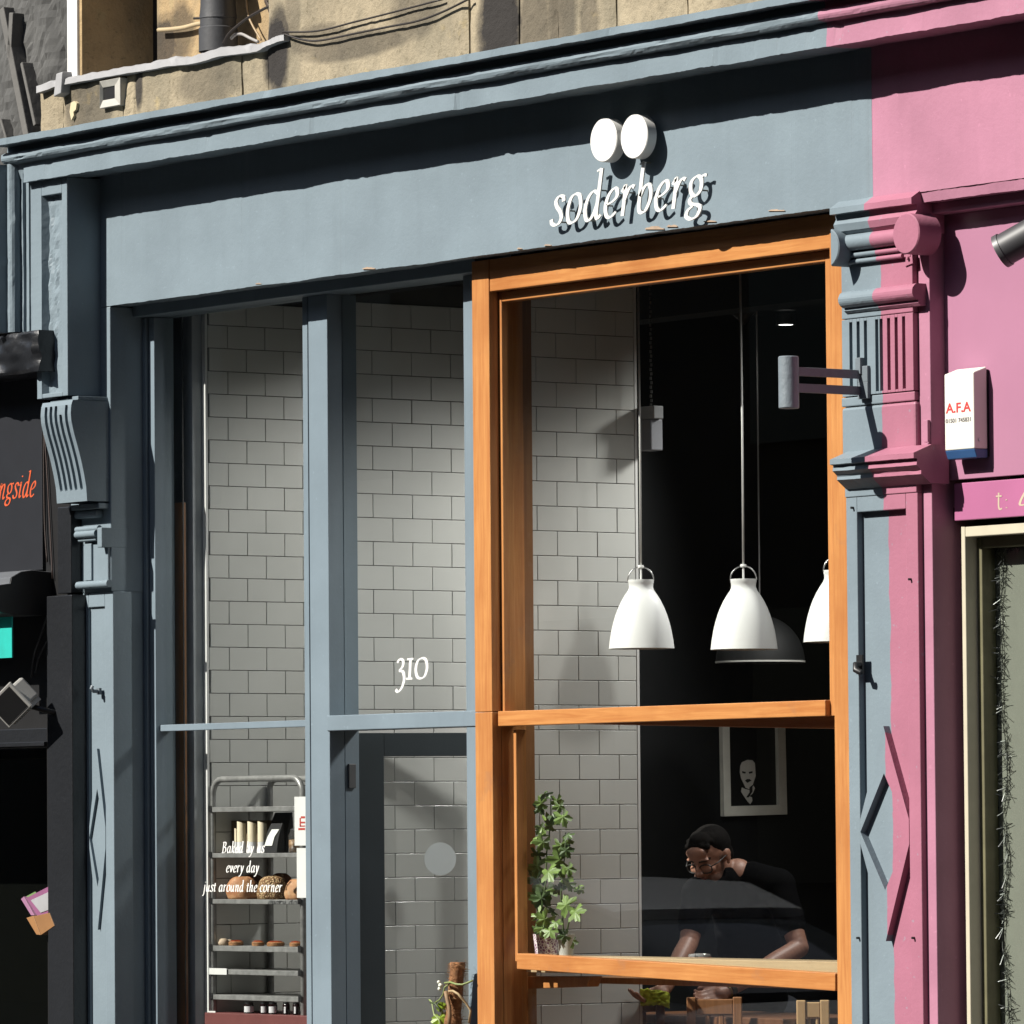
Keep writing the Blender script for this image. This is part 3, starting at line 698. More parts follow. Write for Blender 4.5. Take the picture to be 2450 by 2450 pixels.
# lead flashing dressed over the ledge
pts = [(86, 204, 19), (120, 194, 16), (146, 188, 15), (200, 178, 15), (300, 160, 15), (345, 152, 17), (400, 139, 19), (450, 136, 18), (480, 128, 19), (520, 114, 21), (570, 110, 19), (612, 106, 17), (640, 94, 14), (660, 86, 14), (679, 80, 16)]
mb = MB(); R0 = []
for i in range(len(pts) - 1):
    for k in range(8):
        f = k / 8; x = pts[i][0] + (pts[i + 1][0] - pts[i][0]) * f; y = pts[i][1] + (pts[i + 1][1] - pts[i][1]) * f; hh = pts[i][2] + (pts[i + 1][2] - pts[i][2]) * f
        p = P(x, y, YW - .03); q = P(x, y + hh, YW - .035); wv = .006 * noise.noise((x * .05, 3, 1)) + .003 * noise.noise((x * .2, 5, 1))
        R0.append([mb.b.verts.new(v) for v in ((p.x, YW + .36, p.z + .006), (p.x, YW - .012, p.z + .004 + wv), (p.x, YW - .026 + wv, p.z - .004), (q.x, YW - .03 + wv * 1.5, q.z), (q.x, YW - .024 + wv * 1.5, q.z - .001), (p.x, YW + .36, p.z - .02))])
for a, b in zip(R0, R0[1:]):
    for k in range(6): mb.face([a[k], a[(k + 1) % 6], b[(k + 1) % 6], b[k]])
mb.face(R0[0][::-1]); mb.face(R0[-1])
mb.build('flashing', M_lead, sw, smooth='auto')
p = P(145, 175, YW - .035)
MB().hexa([(p.x - .045, YW - .045, p.z - .10), (p.x + .015, YW - .045, p.z - .09), (p.x + .022, YW - .04, p.z + .004), (p.x - .03, YW - .04, p.z + .0), (p.x - .045, YW + .05, p.z - .10), (p.x + .015, YW + .05, p.z - .09), (p.x + .022, YW + .05, p.z + .01), (p.x - .03, YW + .05, p.z + .006)]).build('flashing_lap', M_lead, sw, .004)
# recess behind the ledge
zq = z_led - .35
xrb0, xrb1 = X_(288, .16, 60), X_(678, YW, 60)
MB().box(X_(376, .22, 60), xrb1 + .4, .22, .4, zq, zw1).build('recess_back', M_ochre, sw)
MB().box(X_(186, -.0, 60), X_(196, -.0, 60), -.0, .36, zq, zw1).build('reveal', M_ochre, sw)
MB().hexa([(X_(196, 0, 60) + .0006, .001, zq), (X_(196, 0, 60) + .0006, .001, zw1), (X_(288, .19, 60), .19, zw1), (X_(288, .19, 60), .19, zq), (X_(186, 0, 60), .36, zq), (X_(186, 0, 60), .36, zw1), (X_(288, .19, 60), .36, zw1), (X_(288, .19, 60), .36, zq)]).build('reveal', M_ochre, sw)
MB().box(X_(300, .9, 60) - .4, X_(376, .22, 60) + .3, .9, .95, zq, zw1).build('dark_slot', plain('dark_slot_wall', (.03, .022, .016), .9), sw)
MB().box(X_(160, -.012, 60), X_(184, -.012, 60), -.012, .2, zq, zw1).build('white_post', M_white, sw, .003)
# dark wall further along, a dark grey base colour
so_ = thing('dark_stone_wall', 'dark grey stone wall at the top left corner', 'stone wall', (X_(60, .5, 100), .5, zft))
xz0, xz1 = X_(-160, .5, 100), X_(170, .5, 100)
def rubble_y(X, Zq):
    u = X + (Zq - 5) * .30
    return .5 + .05 * noise.noise((u * 5.5, Zq * .5, 2)) + .02 * noise.noise((u * 17, Zq * 1.2, 3)) + .012 * noise.noise((X * 30, Zq * 20, 7))
mb = MB(); V = []
for k in range(81):
    Zq = zfb - .5 + 2.6 * k / 80; V.append([mb.b.verts.new((xz0 + (xz1 - xz0) * i / 60, rubble_y(xz0 + (xz1 - xz0) * i / 60, Zq), Zq)) for i in range(61)])
for a, b in zip(V, V[1:]):
    for i in range(60): mb.face([a[i], a[i + 1], b[i + 1], b[i]])
mb.box(xz0, xz1, .6, .7, zfb - .5, zfb + 2.1); mb.build('rubble_face', M_dkstone, so_)
for x0, y0, x1, y1, wd in ((2, 20, 62, 330, 15), (26, 30, 20, 140, 12), (0, 285, 14, 335, 5), (50, 150, 82, 300, 7)):
    a, b = P(x0, y0, .43), P(x1, y1, .43); d = (b - a).normalized(); nn = Vector((-d.z, 0, d.x)) * (wd / 700)
    MB().hexa([a + nn, a - nn, b - nn, b + nn, a + nn + Vector((0, .09, 0)), a - nn + Vector((0, .09, 0)), b - nn + Vector((0, .09, 0)), b + nn + Vector((0, .09, 0))]).build('rib', plain('grey_stone_rib', (.17, .165, .155), .9, bump=.7, bscale=25), so_, .004)
# vent, drainpipe, conduit, cables, sconce
vt = thing('wall_vent', 'square white plastic vent in the stone wall below the flashing', 'vent', P(263, 222, YW - .01))
a, b, c = P(239, 256, YW - .02), P(288, 194, YW - .02), None
xv0, xv1, zv0, zv1 = X_(239, YW - .02, 225), X_(288, YW - .02, 225), Z_(263, 255, YW - .02), Z_(263, 190, YW - .02)
ix0, ix1, iz0, iz1 = X_(250, YW, 225), X_(278, YW, 225), Z_(263, 238, YW), Z_(263, 208, YW)
mb = MB()
fr = [(xv0, zv0), (xv1, zv0), (xv1, zv1), (xv0, zv1)]; inn = [(ix0, iz0), (ix1, iz0), (ix1, iz1), (ix0, iz1)]
for k in range(4):
    q = [fr[k], fr[(k + 1) % 4], inn[(k + 1) % 4], inn[k]]
    mb.hexa([(q[0][0], YW - .022, q[0][1]), (q[1][0], YW - .022, q[1][1]), (q[2][0], YW - .008, q[2][1]), (q[3][0], YW - .008, q[3][1]), (q[0][0], YW + .02, q[0][1]), (q[1][0], YW + .02, q[1][1]), (q[2][0], YW + .02, q[2][1]), (q[3][0], YW + .02, q[3][1])])
mb.build('vent_frame', plain('off_white_plastic', (.62, .60, .54), .5, var=.15), vt, .002)
MB().box(ix0 - .002, ix1 + .002, YW - .004, YW + .01, iz0 - .002, iz1 + .002).build('vent_hole', M_blk, vt)
dp = thing('drainpipe', 'dark grey cast iron drainpipe standing on the white flashing', 'drainpipe', P(520, 105, .12))
xp, ypp = X_(522, .10, 60), .10; rp_ = (X_(553, .10, 60) - X_(491, .10, 60)) / 2 * .8
mb = MB(); zb0 = Z_(520, 108, .1) - .03
mb.lathe([(rp_ * 1.05, zb0), (rp_ * 1.05, zb0 + .10), (rp_ * .98, zb0 + .105), (rp_ * .98, zb0 + .14), (rp_ * 1.02, zb0 + .142), (rp_ * .95, zb0 + .20), (rp_ * .95, zb0 + 2)], (xp, ypp, 0), 28); mb.build('pipe', plain('dark_grey_iron', (.07, .072, .078), .55, bump=.4, bscale=30), dp, smooth='auto')
MB().tube([(xp + rp_ * .75, ypp - .06, zb0 + .26), (xp + rp_ * .75, ypp - .06, zb0 + 2)], .014, 10).build('side_pipe', M_blk, dp, smooth=True)
MB().box(xp - rp_ * 1.15, xp + rp_ * 1.2, ypp - rp_ * 1.1, .22, zb0 + .29, zb0 + .31).build('pipe_bracket', M_blk, dp, .004)
MB().box(xp - rp_ * 1.0, xp - rp_ * .1, ypp - rp_ * 1.22, ypp - rp_ * .6, zb0 + .32, zb0 + 2).build('cover_plate', plain('grey_sheet_metal', (.33, .35, .38), .5), dp, .004)
def cable(name, label, pts, Y, r, mat, cat='cable', dy=None):
    q = [P(x, y, Y if dy is None else Y + dy[i]) for i, (x, y) in enumerate(pts)]
    out = [];
    for i in range(len(q) - 1):
        p0 = q[i - 1] if i else q[0] * 2 - q[1]; p3 = q[i + 2] if i + 2 < len(q) else q[-1] * 2 - q[-2]
        for k in range(6):
            t = k / 6; p1, p2 = q[i], q[i + 1]
            out.append(.5 * ((2 * p1) + (p2 - p0) * t + (2 * p0 - 5 * p1 + 4 * p2 - p3) * t * t + (3 * p1 - p0 - 3 * p2 + p3) * t ** 3))
    out.append(q[-1]); return tag(MB().tube(out, r, 6).build(name, mat, None, smooth=True), label, cat)
M_cab = plain('cable_black', (.03, .022, .018), .5); M_cabg = plain('cable_grey', (.42, .40, .38), .5)
cable('cable', 'upper of two brown cables sagging across the stone wall to the right', [(676, 77), (760, 74), (850, 52), (930, 32), (1060, -2)], YW - .02, .004, M_cab)
cable('cable', 'lower sagging brown cable running up to the right over the stone wall', [(676, 80), (720, 94), (765, 97), (850, 80), (930, 64), (1000, 50), (1060, 28), (1125, -4)], YW - .02, .0045, M_cab)
cable('cable', 'black cable arching up from the drainpipe foot to the small wall bracket', [(534, 104), (550, 78), (590, 45), (630, 22), (653, 12)], .06, .006, M_cab)
cable('cable', 'thin tan cable hanging down beside the drainpipe to the flashing', [(588, -4), (592, 30), (604, 60), (625, 96)], .18, .0045, plain('tan_cable', (.52, .38, .22), .6))
cable('cable', 'pale grey looped cable at the foot of the drainpipe', [(553, 92), (565, 82), (580, 82), (600, 92), (618, 100)], .08, .007, M_cabg)
cable('conduit', 'bent cream conduit crossing the ochre wall to the drainpipe', [(379, 72), (410, 70), (440, 66), (470, 58), (502, 53)], .19, .010, plain('cream_conduit', (.60, .47, .28), .6), 'conduit')
cable('cable', 'short black cable end sticking out left of the drainpipe', [(464, 44), (485, 43.5), (505, 43)], .10, .0055, M_cab)
wb = thing('wall_bracket', 'small dark bracket at the top edge near the end of the flashing', 'bracket', P(655, 5, .14))
p = P(652, 4, .14)
mb = MB(); mb.box(p.x - .05, p.x - .02, .14, .22, p.z - .02, p.z + .3); mb.hexa([p + Vector((-.02, -.03, .0)), p + Vector((.0, -.03, .0)), p + Vector((.05, -.03, -.06)), p + Vector((.03, -.03, -.075)), p + Vector((-.02, .08, .0)), p + Vector((.0, .08, .0)), p + Vector((.05, .08, -.06)), p + Vector((.03, .08, -.075))])
mb.box(p.x - .02, p.x + .01, .11, .13, p.z, p.z + .3); mb.build('bracket_arm', plain('brown_metal', (.10, .07, .05), .6), wb, .002)

# bare patches where paint has flaked off the lower edge of the fascia
for k, (x, y, w_, h_) in enumerate(((884, 644, 30, 6), (1312, 588, 17, 4), (1568, 549, 46, 9), (1610, 543, 26, 7), (1245, 596, 12, 4), (1700, 531, 30, 4), (1860, 505, 40, 5), (620, 680, 14, 4))):
    q = []; rr_ = random.Random(k)
    for i in range(11):
        a = pi * i / 10; q.append((x + w_ / 2 * cos(a), y - h_ * sin(a) * rr_.uniform(.5, 1)))
    pz = [(P(u, v, YF).x, max(P(u, v, YF).z, zfb2 + .001)) for u, v in q]
    MB().prism(pz, 'y', YF - .0052, YF + .004).build('flaked_patch', plain('bare_render', (.52, .38, .27), .9, var=.25) if k == 0 else bpy.data.materials['bare_render'], shop)
# pale scar on the stone below the flashing
MB().prism([(P(u, v, YW).x, P(u, v, YW).z) for u, v in ((172, 268), (175, 246), (183, 242), (189, 247), (187, 262), (181, 268), (182, 276), (176, 288))], 'y', YW - .012, YW + .02).build('pale_scar', plain('fresh_stone', (.78, .66, .42), .9, var=.06), sw)

# ------------------------------------------------------------ wooden window
YO, YSs = 0.0, 0.045                                     # outer frame, sashes
ww = thing('wooden_window', 'large varnished orange wood window beside the door', 'window', (x_o0, 0, .5))
x_o1 = X_(1174, 0, 1300); x_r0, x_r1 = X_(1996, 0, 1700), X_(2031, 0, 1700)
zh0 = Z_(1173, 697, 0)
def wb_(name, m, x0, x1, y0, y1, z0, z1, b=.003): return box(name, m, ww, x0, x1, y0, y1, z0, z1, b)
zj = Z_(1150, 1704, 0)
wb_('stile', M_oz, x_o0, x_o1, YO, .16, zj + .0008, zfb2 - .004); wb_('stile', M_oz, x_o0, x_o1 + .0005, YO, .16, .02, zj - .0008)
wb_('stile', M_oz, x_r0, x_r1, YO, .16, .02, zfb2 - .004)
wb_('head', M_ox, x_o1 + .001, x_r0 - .001, YO + .004, .16, zh0, zfb2 - .004)
# channel behind the stile where the sashes run
wb_('channel', M_oz, x_o1 - .01, x_o1 + .004, YSs + .0, .10, .02, zh0, 0)
# upper sash
xs0, xs1 = X_(1187.5, YSs, 1200), X_(1203.5, YSs, 1200)
zs1, zs0 = Z_(1700, 634.5, YSs), Z_(1700, 659.5, YSs)
xs2 = X_(1981, YSs, 1300)
zm1, zm0 = Z_(1590, 1688, YSs - .025), Z_(1590, 1725, YSs - .025)
wb_('sash_stile', M_oz, xs0, xs1, YSs, YSs + .055, zm0 - .003, zs1); wb_('sash_stile', M_oz, xs2, x_r0 + .01, YSs, YSs + .055, zm0, zs1)
wb_('sash_rail', M_ox, xs1 + .0005, xs2 - .0005, YSs + .001, YSs + .054, zs0, zs1 - .001)
wb_('meeting_rail', M_ox, xs1 - .012, xs2 + .004, YSs - .025, YSs + .06, zm0, zm1)
wb_('pane', M_glass, xs1 - .008, xs2 + .008, YSs + .025, YSs + .031, zm1 - .01, zs0 + .01, 0)
# inner jamb linings seen through the glass
for k, (xa_, y0, y1, mm) in enumerate(((1206, .105, .139, M_oak), (1218, .14, .172, M_oz), (1236, .1725, .189, M_oak), (1243, .1895, .212, M_oz), (1258, .2125, .2595, M_oak))):
    wb_('jamb_lining', mm, x_o1 - .02 - .03 * k, X_(xa_ + 8, (y0 + y1) / 2, 1300) - .004, y0, y1, .02, zh0, .003)
# lower sash, hung askew so that its rails fall to the right
YL = .055
def slant(name, pts, Y, y1, m, b=.003):
    q = [P(x, y, Y) for x, y in pts]
    mb = MB().hexa([Vector((v.x, Y, v.z)) for v in q] + [Vector((v.x, y1, v.z)) for v in q]); return mb.build(name, m, ww, b)
slant('lower_sash_rail', [(1236, 1746 - 20), (1998, 1700), (1998, 1744), (1236, 1730)], YL + .02, YL + .06, wood('shaded_top_rail_wood', (.62, .23, .05), (.40, .115, .022), 'x'))  # darker wood copy: the shade under the meeting rail is in its colour
slant('lower_sash_rail', [(1236, 2281), (1998, 2329), (1998, 2371), (1236, 2318.5)], YL - .03, YL + .03, M_ox)
xl0, xl1 = X_(1230, YL, 2000), X_(1236.5, YL, 2000)
wb_('lower_sash_stile', M_oz, xl0, xl1, YL, YL + .05, Z_(1233, 2300, YL), Z_(1233, 1746, YL), .002)
wb_('lower_pane', M_glass, xl1 - .02, x_r0 + .01, YL + .033, YL + .039, .3, zm0 + .02, 0)
wb_('sill', M_ox, x_o1 + .002, x_r0 - .002, -.03, .2, .30, .36)
wb_('stall_panel', M_oz, x_o1 + .002, x_r0 - .002, .02, .1, .02, .2995)
slant('bracket_block', [(1262, 2336), (1413, 2336), (1404, 2361), (1262, 2366)], .20, .26, M_oz)

# ------------------------------------------------------------ door, standing open into the shop
PHI = radians(70); dv = Vector((cos(PHI), sin(PHI), 0)); dn = Vector((sin(PHI), -cos(PHI), 0))
H0 = P(842, 1900, YM + .14); H0 = Vector((H0.x, H0.y, 0))
def onleaf(x, y):
    d = ray(x, y); t = (H0 - CAM).dot(dn) / d.dot(dn); q = CAM + d * t; return (q - H0).dot(dv), q.z
s0, s1 = onleaf(856, 2000)[0], onleaf(920, 2000)[0]; zd0 = onleaf(1000, 1809)[1]; zd1 = zt0 - .008; sw_ = .82
dr = thing('door', 'charcoal framed glass door standing open into the shop', 'door', (H0.x, H0.y, .02))
def leaf(name, m, a, b, z0, z1, t0=0, t1=.045, bev=.002, par=dr):
    q = [H0 + dv * u + dn * o for o in (-t0, -t1) for u in (a, b)]
    mb = MB(); A, B, C_, D = q
    mb.hexa([(*A.xy, z0), (*B.xy, z0), (*B.xy, z1), (*A.xy, z1), (*C_.xy, z0), (*D.xy, z0), (*D.xy, z1), (*C_.xy, z1)]); return mb.build(name, m, par, bev)
leaf('door_stile', M_dark, s0, s1, .03, zd1); leaf('door_stile', M_dark, sw_ - .12, sw_, .03, zd1)
leaf('top_rail', M_dark, s1 + .0005, sw_ - .1205, zd0, zd1, .001, .044); leaf('bottom_rail', M_dark, s1 + .0005, sw_ - .1205, .03, .35, .001, .044)
leaf('door_pane', M_glassd, s1 - .01, sw_ - .11, .34, zd0 + .01, .020, .026, 0)
cu, cz = onleaf(1056, 2055)
mb = MB(); c0 = H0 + dv * cu + Vector((0, 0, cz)) - dn * .0185; rad = abs(onleaf(1094, 2055)[0] - onleaf(1018, 2055)[0]) / 2
V = [mb.b.verts.new(c0 + dv * (rad * cos(k * pi / 20)) + Z3 * (rad * sin(k * pi / 20))) for k in range(40)]; V2 = [mb.b.verts.new(v.co + dn * .0008) for v in V]
mb.face(V); mb.face(V2); [mb.face([V[k], V[(k + 1) % 40], V2[(k + 1) % 40], V2[k]]) for k in range(40)]
M_frost = glass('frosted_vinyl', (.9, .92, .92), body=.6, bodycol=(.86, .92, .92)); mb.build('frosted_disc', M_frost, dr)
hp = P(838, 1857, YM + .12)
MB().box(x_m1 - .002, x_m1 + .010, YM + .09, YM + .125, hp.z - .05, hp.z + .05).build('hinge', plain('dull_hinge_steel', (.10, .105, .11), .5), dr, .002)

# house number on the transom light
hn = thing('house_number', 'white number 310 lettered on the glass over the door', 'house number', P(985, 1600, YM + .07))
at = P(947, 1626, YM + .0735); at = Vector((at.x, YM + .0735, at.z)); wn = X_(1024, YM + .074, 1600) - at.x
xh_ = Z_(985, 1577, YM + .074) - Z_(985, 1626, YM + .074)
for ch, rb in letters('310', wn, xh_, slant=.06, w0=.06, w1=.17, gap=.06):
    mb = MB(); ink(mb, rb, at, E3, Z3, FRONT, .0006); mb.build('digit', M_sign, hn)
# bakery lettering on the left pane
bl = thing('window_lettering', 'white italic lettering about baking on the left window pane', 'lettering', P(585, 2080, YM + .05))
for txt, x0, x1, yb, xh in (('Baked by us', 531, 632, 2040.5, 16), ('every day', 541, 619, 2087, 16), ('just around the corner', 487, 674, 2133, 16)):
    Y = YM + .0485; a = P(x0, yb, Y); xm = (x0 + x1) / 2
    hgt = Z_(xm, yb - xh, Y) - Z_(xm, yb, Y)
    mb = MB()
    for ch, rb in letters(txt, X_(x1, Y, yb) - a.x, hgt, slant=.16, w0=.06, w1=.20): ink(mb, rb, Vector((a.x, Y, a.z)), E3, Z3, FRONT, .0004)
    mb.build('text_line', M_sign, bl)

# ------------------------------------------------------------ shop sign
sg = thing('shop_sign', 'white raised italic letters reading soderberg below two round white discs', 'shop sign', P(1500, 450, YF))
YG = YF - .030
a = P(1320, 545, YG); xh_ = Z_(1370, 471, YG) - Z_(1370, 540, YG); M_pin = plain('dull_steel_pin', (.35, .33, .28), .5)
a.z = Z_(1370, 540, YG) + .010
for ch, rb in letters('soderberg', X_(1686, YG, 500) - a.x, xh_, slant=.155, w0=.055, w1=.155, nib=18, gap=.12):
    mb = MB(); ink(mb, rb, Vector((a.x, YG, a.z)), E3, Z3, FRONT, .005); lo = mb.build('letter', M_sign, sg)
    xs3 = sorted(v.co.x for v in lo.data.vertices); st0 = rb[-1][len(rb[-1]) // 4]; st1 = rb[0][len(rb[0]) * 2 // 3]
    for l, r in (st0, st1):
        q = Vector((a.x + (l[0] + r[0]) / 2, YG, a.z + (l[1] + r[1]) / 2)); MB().tube([q, (q.x, YF + .004, q.z)], .0032, 6).build('pin', M_pin, lo)
for x, y in ((1443.5, 335), (1516.5, 326.5)):
    Yd = YF - .078; c = P(x, y, Yd); R = .0845
    mb = MB(); mb.lathe([(R - .003, -.022), (R, -.019), (R, .022), (R - .003, .024)], (c.x, Yd + .022, c.z), 56, 'y', close=True)
    d = mb.build('disc', M_sign, sg, smooth='auto')
    MB().lathe([(.02, 0), (.02, .035)], (c.x, Yd + .045, c.z), 12, 'y', close=True).build('standoff', M_pin, d)

# ------------------------------------------------------------ projecting sign bracket
sb = thing('sign_bracket', 'grey iron tube held out from the right pilaster on two flat arms', 'sign bracket', P(2055, 890, YR))
xa_ = X_(2058, YR, 890)
L_ = .315; zt1_, zt2_ = Z_(1975, 893, -.25), Z_(1975, 932, -.25)
z1_, z2_ = Z_(2055, 890, YR) , Z_(2068, 935, YR)
cxx = xa_; cyl = Vector((cxx, YR - L_ - .03, 0))
q = P(1887, 915, cyl.y); cyl.x = q.x; cyl.z = q.z
hc = (Z_(1887, 854, cyl.y) - Z_(1887, 979, cyl.y)) / 2
MB().lathe([(.034, -hc), (.037, -hc + .003), (.037, hc - .003), (.034, hc)], cyl, 28, 'z', close=True).build('tube', plain('grey_iron_tube', (.24, .285, .32), .5, bump=.7, bscale=50), sb, smooth='auto')
for k, (ya, yb_) in enumerate(((893, 890), (932, 937))):
    zz = Z_(1940, ya + 5, cyl.y * .5)
    MB().box(cyl.x - .006, cyl.x + .006, YR - .012, cyl.y + .034, zz - .016, zz + .016).build('arm', M_iron, sb, .002)
    MB().box(cyl.x - .012, cyl.x + .045, YR - .014, YR + .001, zz - .03, zz + .03).build('arm_plate', M_iron, sb, .002)
mb = MB(); mb.box(cyl.x - .014, cyl.x + .014, YR - .022, YR, z1_ - .01, z1_ + .05); mb.build('fixing_block', M_iron, sb, .002)

# ------------------------------------------------------------ pink shopfront
ps = thing('pink_shopfront', 'deep pink painted shopfront on the right of the photo', 'shopfront', (X_(2300, .1), .1, 0))
YK, YPn = -.035, .035
xk_0, xk_1 = X_(2199, YK, 900), X_(2226, YK, 900)
zk1 = Z_(2215, 487, YK); zk0 = Z_(2215, 514, YK)
MB().prism([(YF, zk1 + .035), (YF, zfo + .1), (.02, zfo + .1), (.02, zk1 + .035)], 'x', XB + .001, XR, 300, .0035, 71).build('pink_fascia', M_pink, ps)
MB().prism([(YF + .012, zk1 - .002), (YF + .005, zk1 + .036), (.02, zk1 + .036), (.02, zk1 - .002)], 'x', xk_0 + .006, XR, 300, .0055, 74).build('rough_fillet', M_pink, ps)
mb = MB(); mb.box(xk_0, xk_1, YK, .34, 0, zk1 - .0025); mb.build('frame_post', M_pink, ps, .003)
box('frame_head', M_pink, ps, xk_1 + .0005, XR, YK, .16, zk0, zk1 - .0025, .003)
xp0 = X_(2262, YPn, 700)
zpn = Z_(2350, 1143, YPn)
MB().box(xk_1 + .0005, XR, YPn, YPn + .03, zpn, zk0 - .0005).build('sign_panel', plain('pink_sign_panel', (.53, .24, .365), .42, var=.06, vscale=2, bump=.05), ps, .002)
YBd = YPn + .010
zbd1, zbd0 = Z_(2360, 1151, YBd), Z_(2360, 1241, YBd)
MB().box(X_(2283, YBd, 1200), XR, YBd, YPn + .03, zbd0, zbd1).build('lettered_board', plain('pink_board', (.57, .185, .36), .4, var=.06, vscale=3, bump=.06), ps, .003)
M_let = plain('pale_gilt_lettering', (.70, .58, .42), .5)
def plane_text(txt, x0, x1, yb, xh, Y, mat, name, par, **k):
    a = P(x0, yb, Y); hgt = Z_((x0 + x1) / 2, yb - xh, Y) - Z_((x0 + x1) / 2, yb, Y); mb = MB()
    for ch, rb in letters(txt, X_(x1, Y, yb) - a.x, hgt, **k): ink(mb, rb, Vector((a.x, Y, a.z)), E3, Z3, FRONT, .0008)
    return mb.build(name, mat, par)
plane_text('T:', 2384, 2416, 1220, 34, YBd, M_let, 'painted_text', ps, slant=0, w0=.10, w1=.13)
plane_text('4', 2438, 2474, 1216, 34, YBd, M_let, 'painted_text', ps, slant=0, w0=.10, w1=.13)
# cream framed shop window
YCr = .072; M_cream = plain('cream_paint', (.74, .68, .52), .45, var=.05); M_olive = plain('olive_frame_paint', (.20, .185, .10), .5, var=.15)
xc0, xc1, xc2 = X_(2303, YCr, 1600), X_(2320, YCr, 1600), X_(2330, YCr + .03, 1600)
zcr1, zcr0 = Z_(2380, 1254, YCr), Z_(2380, 1280, YCr)
mb = MB(); mb.box(xc0, xc0 + (xc1 - xc0) * .55, YCr, YCr + .16, 0, zcr1); mb.build('cream_frame', M_cream, ps, .003)
box('cream_frame', M_cream, ps, xc0 + (xc1 - xc0) * .55 + .0005, XR, YCr + .001, YCr + .16, zcr0, zcr1 - .001, .003)
box('dark_reveal', plain('shade_maroon_reveal', (.10, .018, .035), .6), ps, xk_1 + .0005, xc0 + .012, YCr + .09, YCr + .3, 0, zcr1 + .05)  # shade of the recess is put into this dark maroon
box('inner_frame', M_olive, ps, xc0 + (xc1 - xc0) * .55 + .0005, X_(2352, YCr + .055, 1600), YCr + .055, YCr + .12, 0, zcr0 - .0005, .004)
box('inner_frame', M_olive, ps, X_(2352, YCr + .055, 1600) + .0005, XR, YCr + .056, YCr + .12, zcr0 - .04, zcr0 - .0007, .004)
xpn = X_(2362, YCr + .085, 1700)
box('inner_bead', M_olive, ps, X_(2352, YCr + .055, 1600) + .0005, xpn, YCr + .075, YCr + .12, 0, zcr0 - .0405, .004)
box('pane', glass('grey_pane', (.9, .92, .9), boost=1.1), ps, xpn - .004, XR, YCr + .10, YCr + .106, .2, zcr0 - .035)
box('blind', plain('grey_green_blind', (.34, .345, .30), .8, var=.04), ps, xpn - .05, XR, YCr + .125, YCr + .14, 0.1, zcr0 + .1)
box('soffit', plain('shade_maroon_soffit', (.09, .02, .035), .7), ps, xk_1 + .0005, XR, YPn + .0305, YPn + .3, zbd0 + .002, zbd0 + .05)  # dark colour carries the shade under the board
# alarm box
ab = thing('alarm_box', 'white alarm box with a blue base and red lettering on the pink panel', 'alarm box', P(2300, 1000, YPn))
YA = YPn - .075
ax0, ax1 = X_(2260, YA, 1000), X_(2330, YA, 1000); az0, az1, azb = Z_(2295, 1097, YA), Z_(2295, 893, YA), Z_(2295, 1076, YA)
MB().prism([(YA, azb + .0005), (YA, az1), (YPn - .012, az1 + .022), (YPn - .012, azb + .0005)], 'x', ax0, ax1, 1).build('case', plain('alarm_white', (.84, .81, .73), .4, var=.02), ab, .004)
MB().prism([(YA, azb - .0005), (YA + .012, az0), (YPn - .012, az0), (YPn - .012, azb - .0005)], 'x', ax0, ax1, 1).build('blue_base', plain('alarm_blue', (.045, .13, .32), .4), ab, .003)
box('back_plate', M_blk, ab, ax0 + .006, ax1 - .004, YPn - .0125, YPn, az0 + .005, az1 + .012)
wA = ax1 - ax0
def atxt(txt, x0, x1, y0, y1, m, name):
    Y = YA - .0004; a = P(x0, y1, Y); b = P(x1, y0, Y); bold(txt, b.x - a.x, Z_((x0 + x1) / 2, y0, Y) - Z_((x0 + x1) / 2, y1, Y), Vector((a.x, Y, Z_((x0 + x1) / 2, y1, Y))), E3, Z3, FRONT, name, m, ab, .0006)
atxt('A.F.A', 2263, 2323, 963, 987, plain('red_print', (.72, .06, .06), .5), 'red_lettering')
atxt('01501 745831', 2263, 2323, 1000, 1010.5, plain('grey_print', (.16, .16, .16), .5), 'phone_number')
mb = MB(); q = P(2343, 1052, YPn - .05); mb.lathe([(.006, -.0), (.006, .003)], (ax1, YPn - .05, q.z), 12, 'x', close=True); mb.build('lock_screw', M_white, ab)
# grey spotlight at the right edge
gl_ = thing('spotlight', 'dark grey cylinder spotlight on the pink panel at the right edge', 'spotlight', P(2440, 570, YPn))
c0 = P(2405, 560, YPn - .16); ax_ = (P(2452, 583, YPn - .07) - c0)
c0 = P(2425, 585, YPn - .14)
dA = Vector((.42, .25, .24)).normalized()
mb = MB(); Rr = .058
import mathutils
rot = dA.to_track_quat('Z', 'Y').to_matrix()
for nm, prf, mm in (('lamp_body', [(Rr - .006, -.05), (Rr, -.044), (Rr, .16), (Rr - .02, .18)], plain('dark_grey_enamel', (.06, .06, .065), .5)), ('lamp_rim', [(Rr + .004, -.055), (Rr + .004, -.035), (Rr - .004, -.035), (Rr - .004, -.055), (Rr + .004, -.055)], plain('grey_enamel_rim', (.09, .09, .095), .45))):
    mb = MB(); mb.lathe(prf, (0, 0, 0), 28, 'z', close=nm == 'lamp_body')
    for v in mb.b.verts: v.co = c0 + rot @ v.co
    mb.build(nm, mm, gl_, smooth='auto')
MB().tube([c0 + dA * .1, c0 + dA * .1 + Vector((.05, YPn - (c0 + dA * .1).y, .02))], .014, 8).build('lamp_arm', M_blk, gl_)
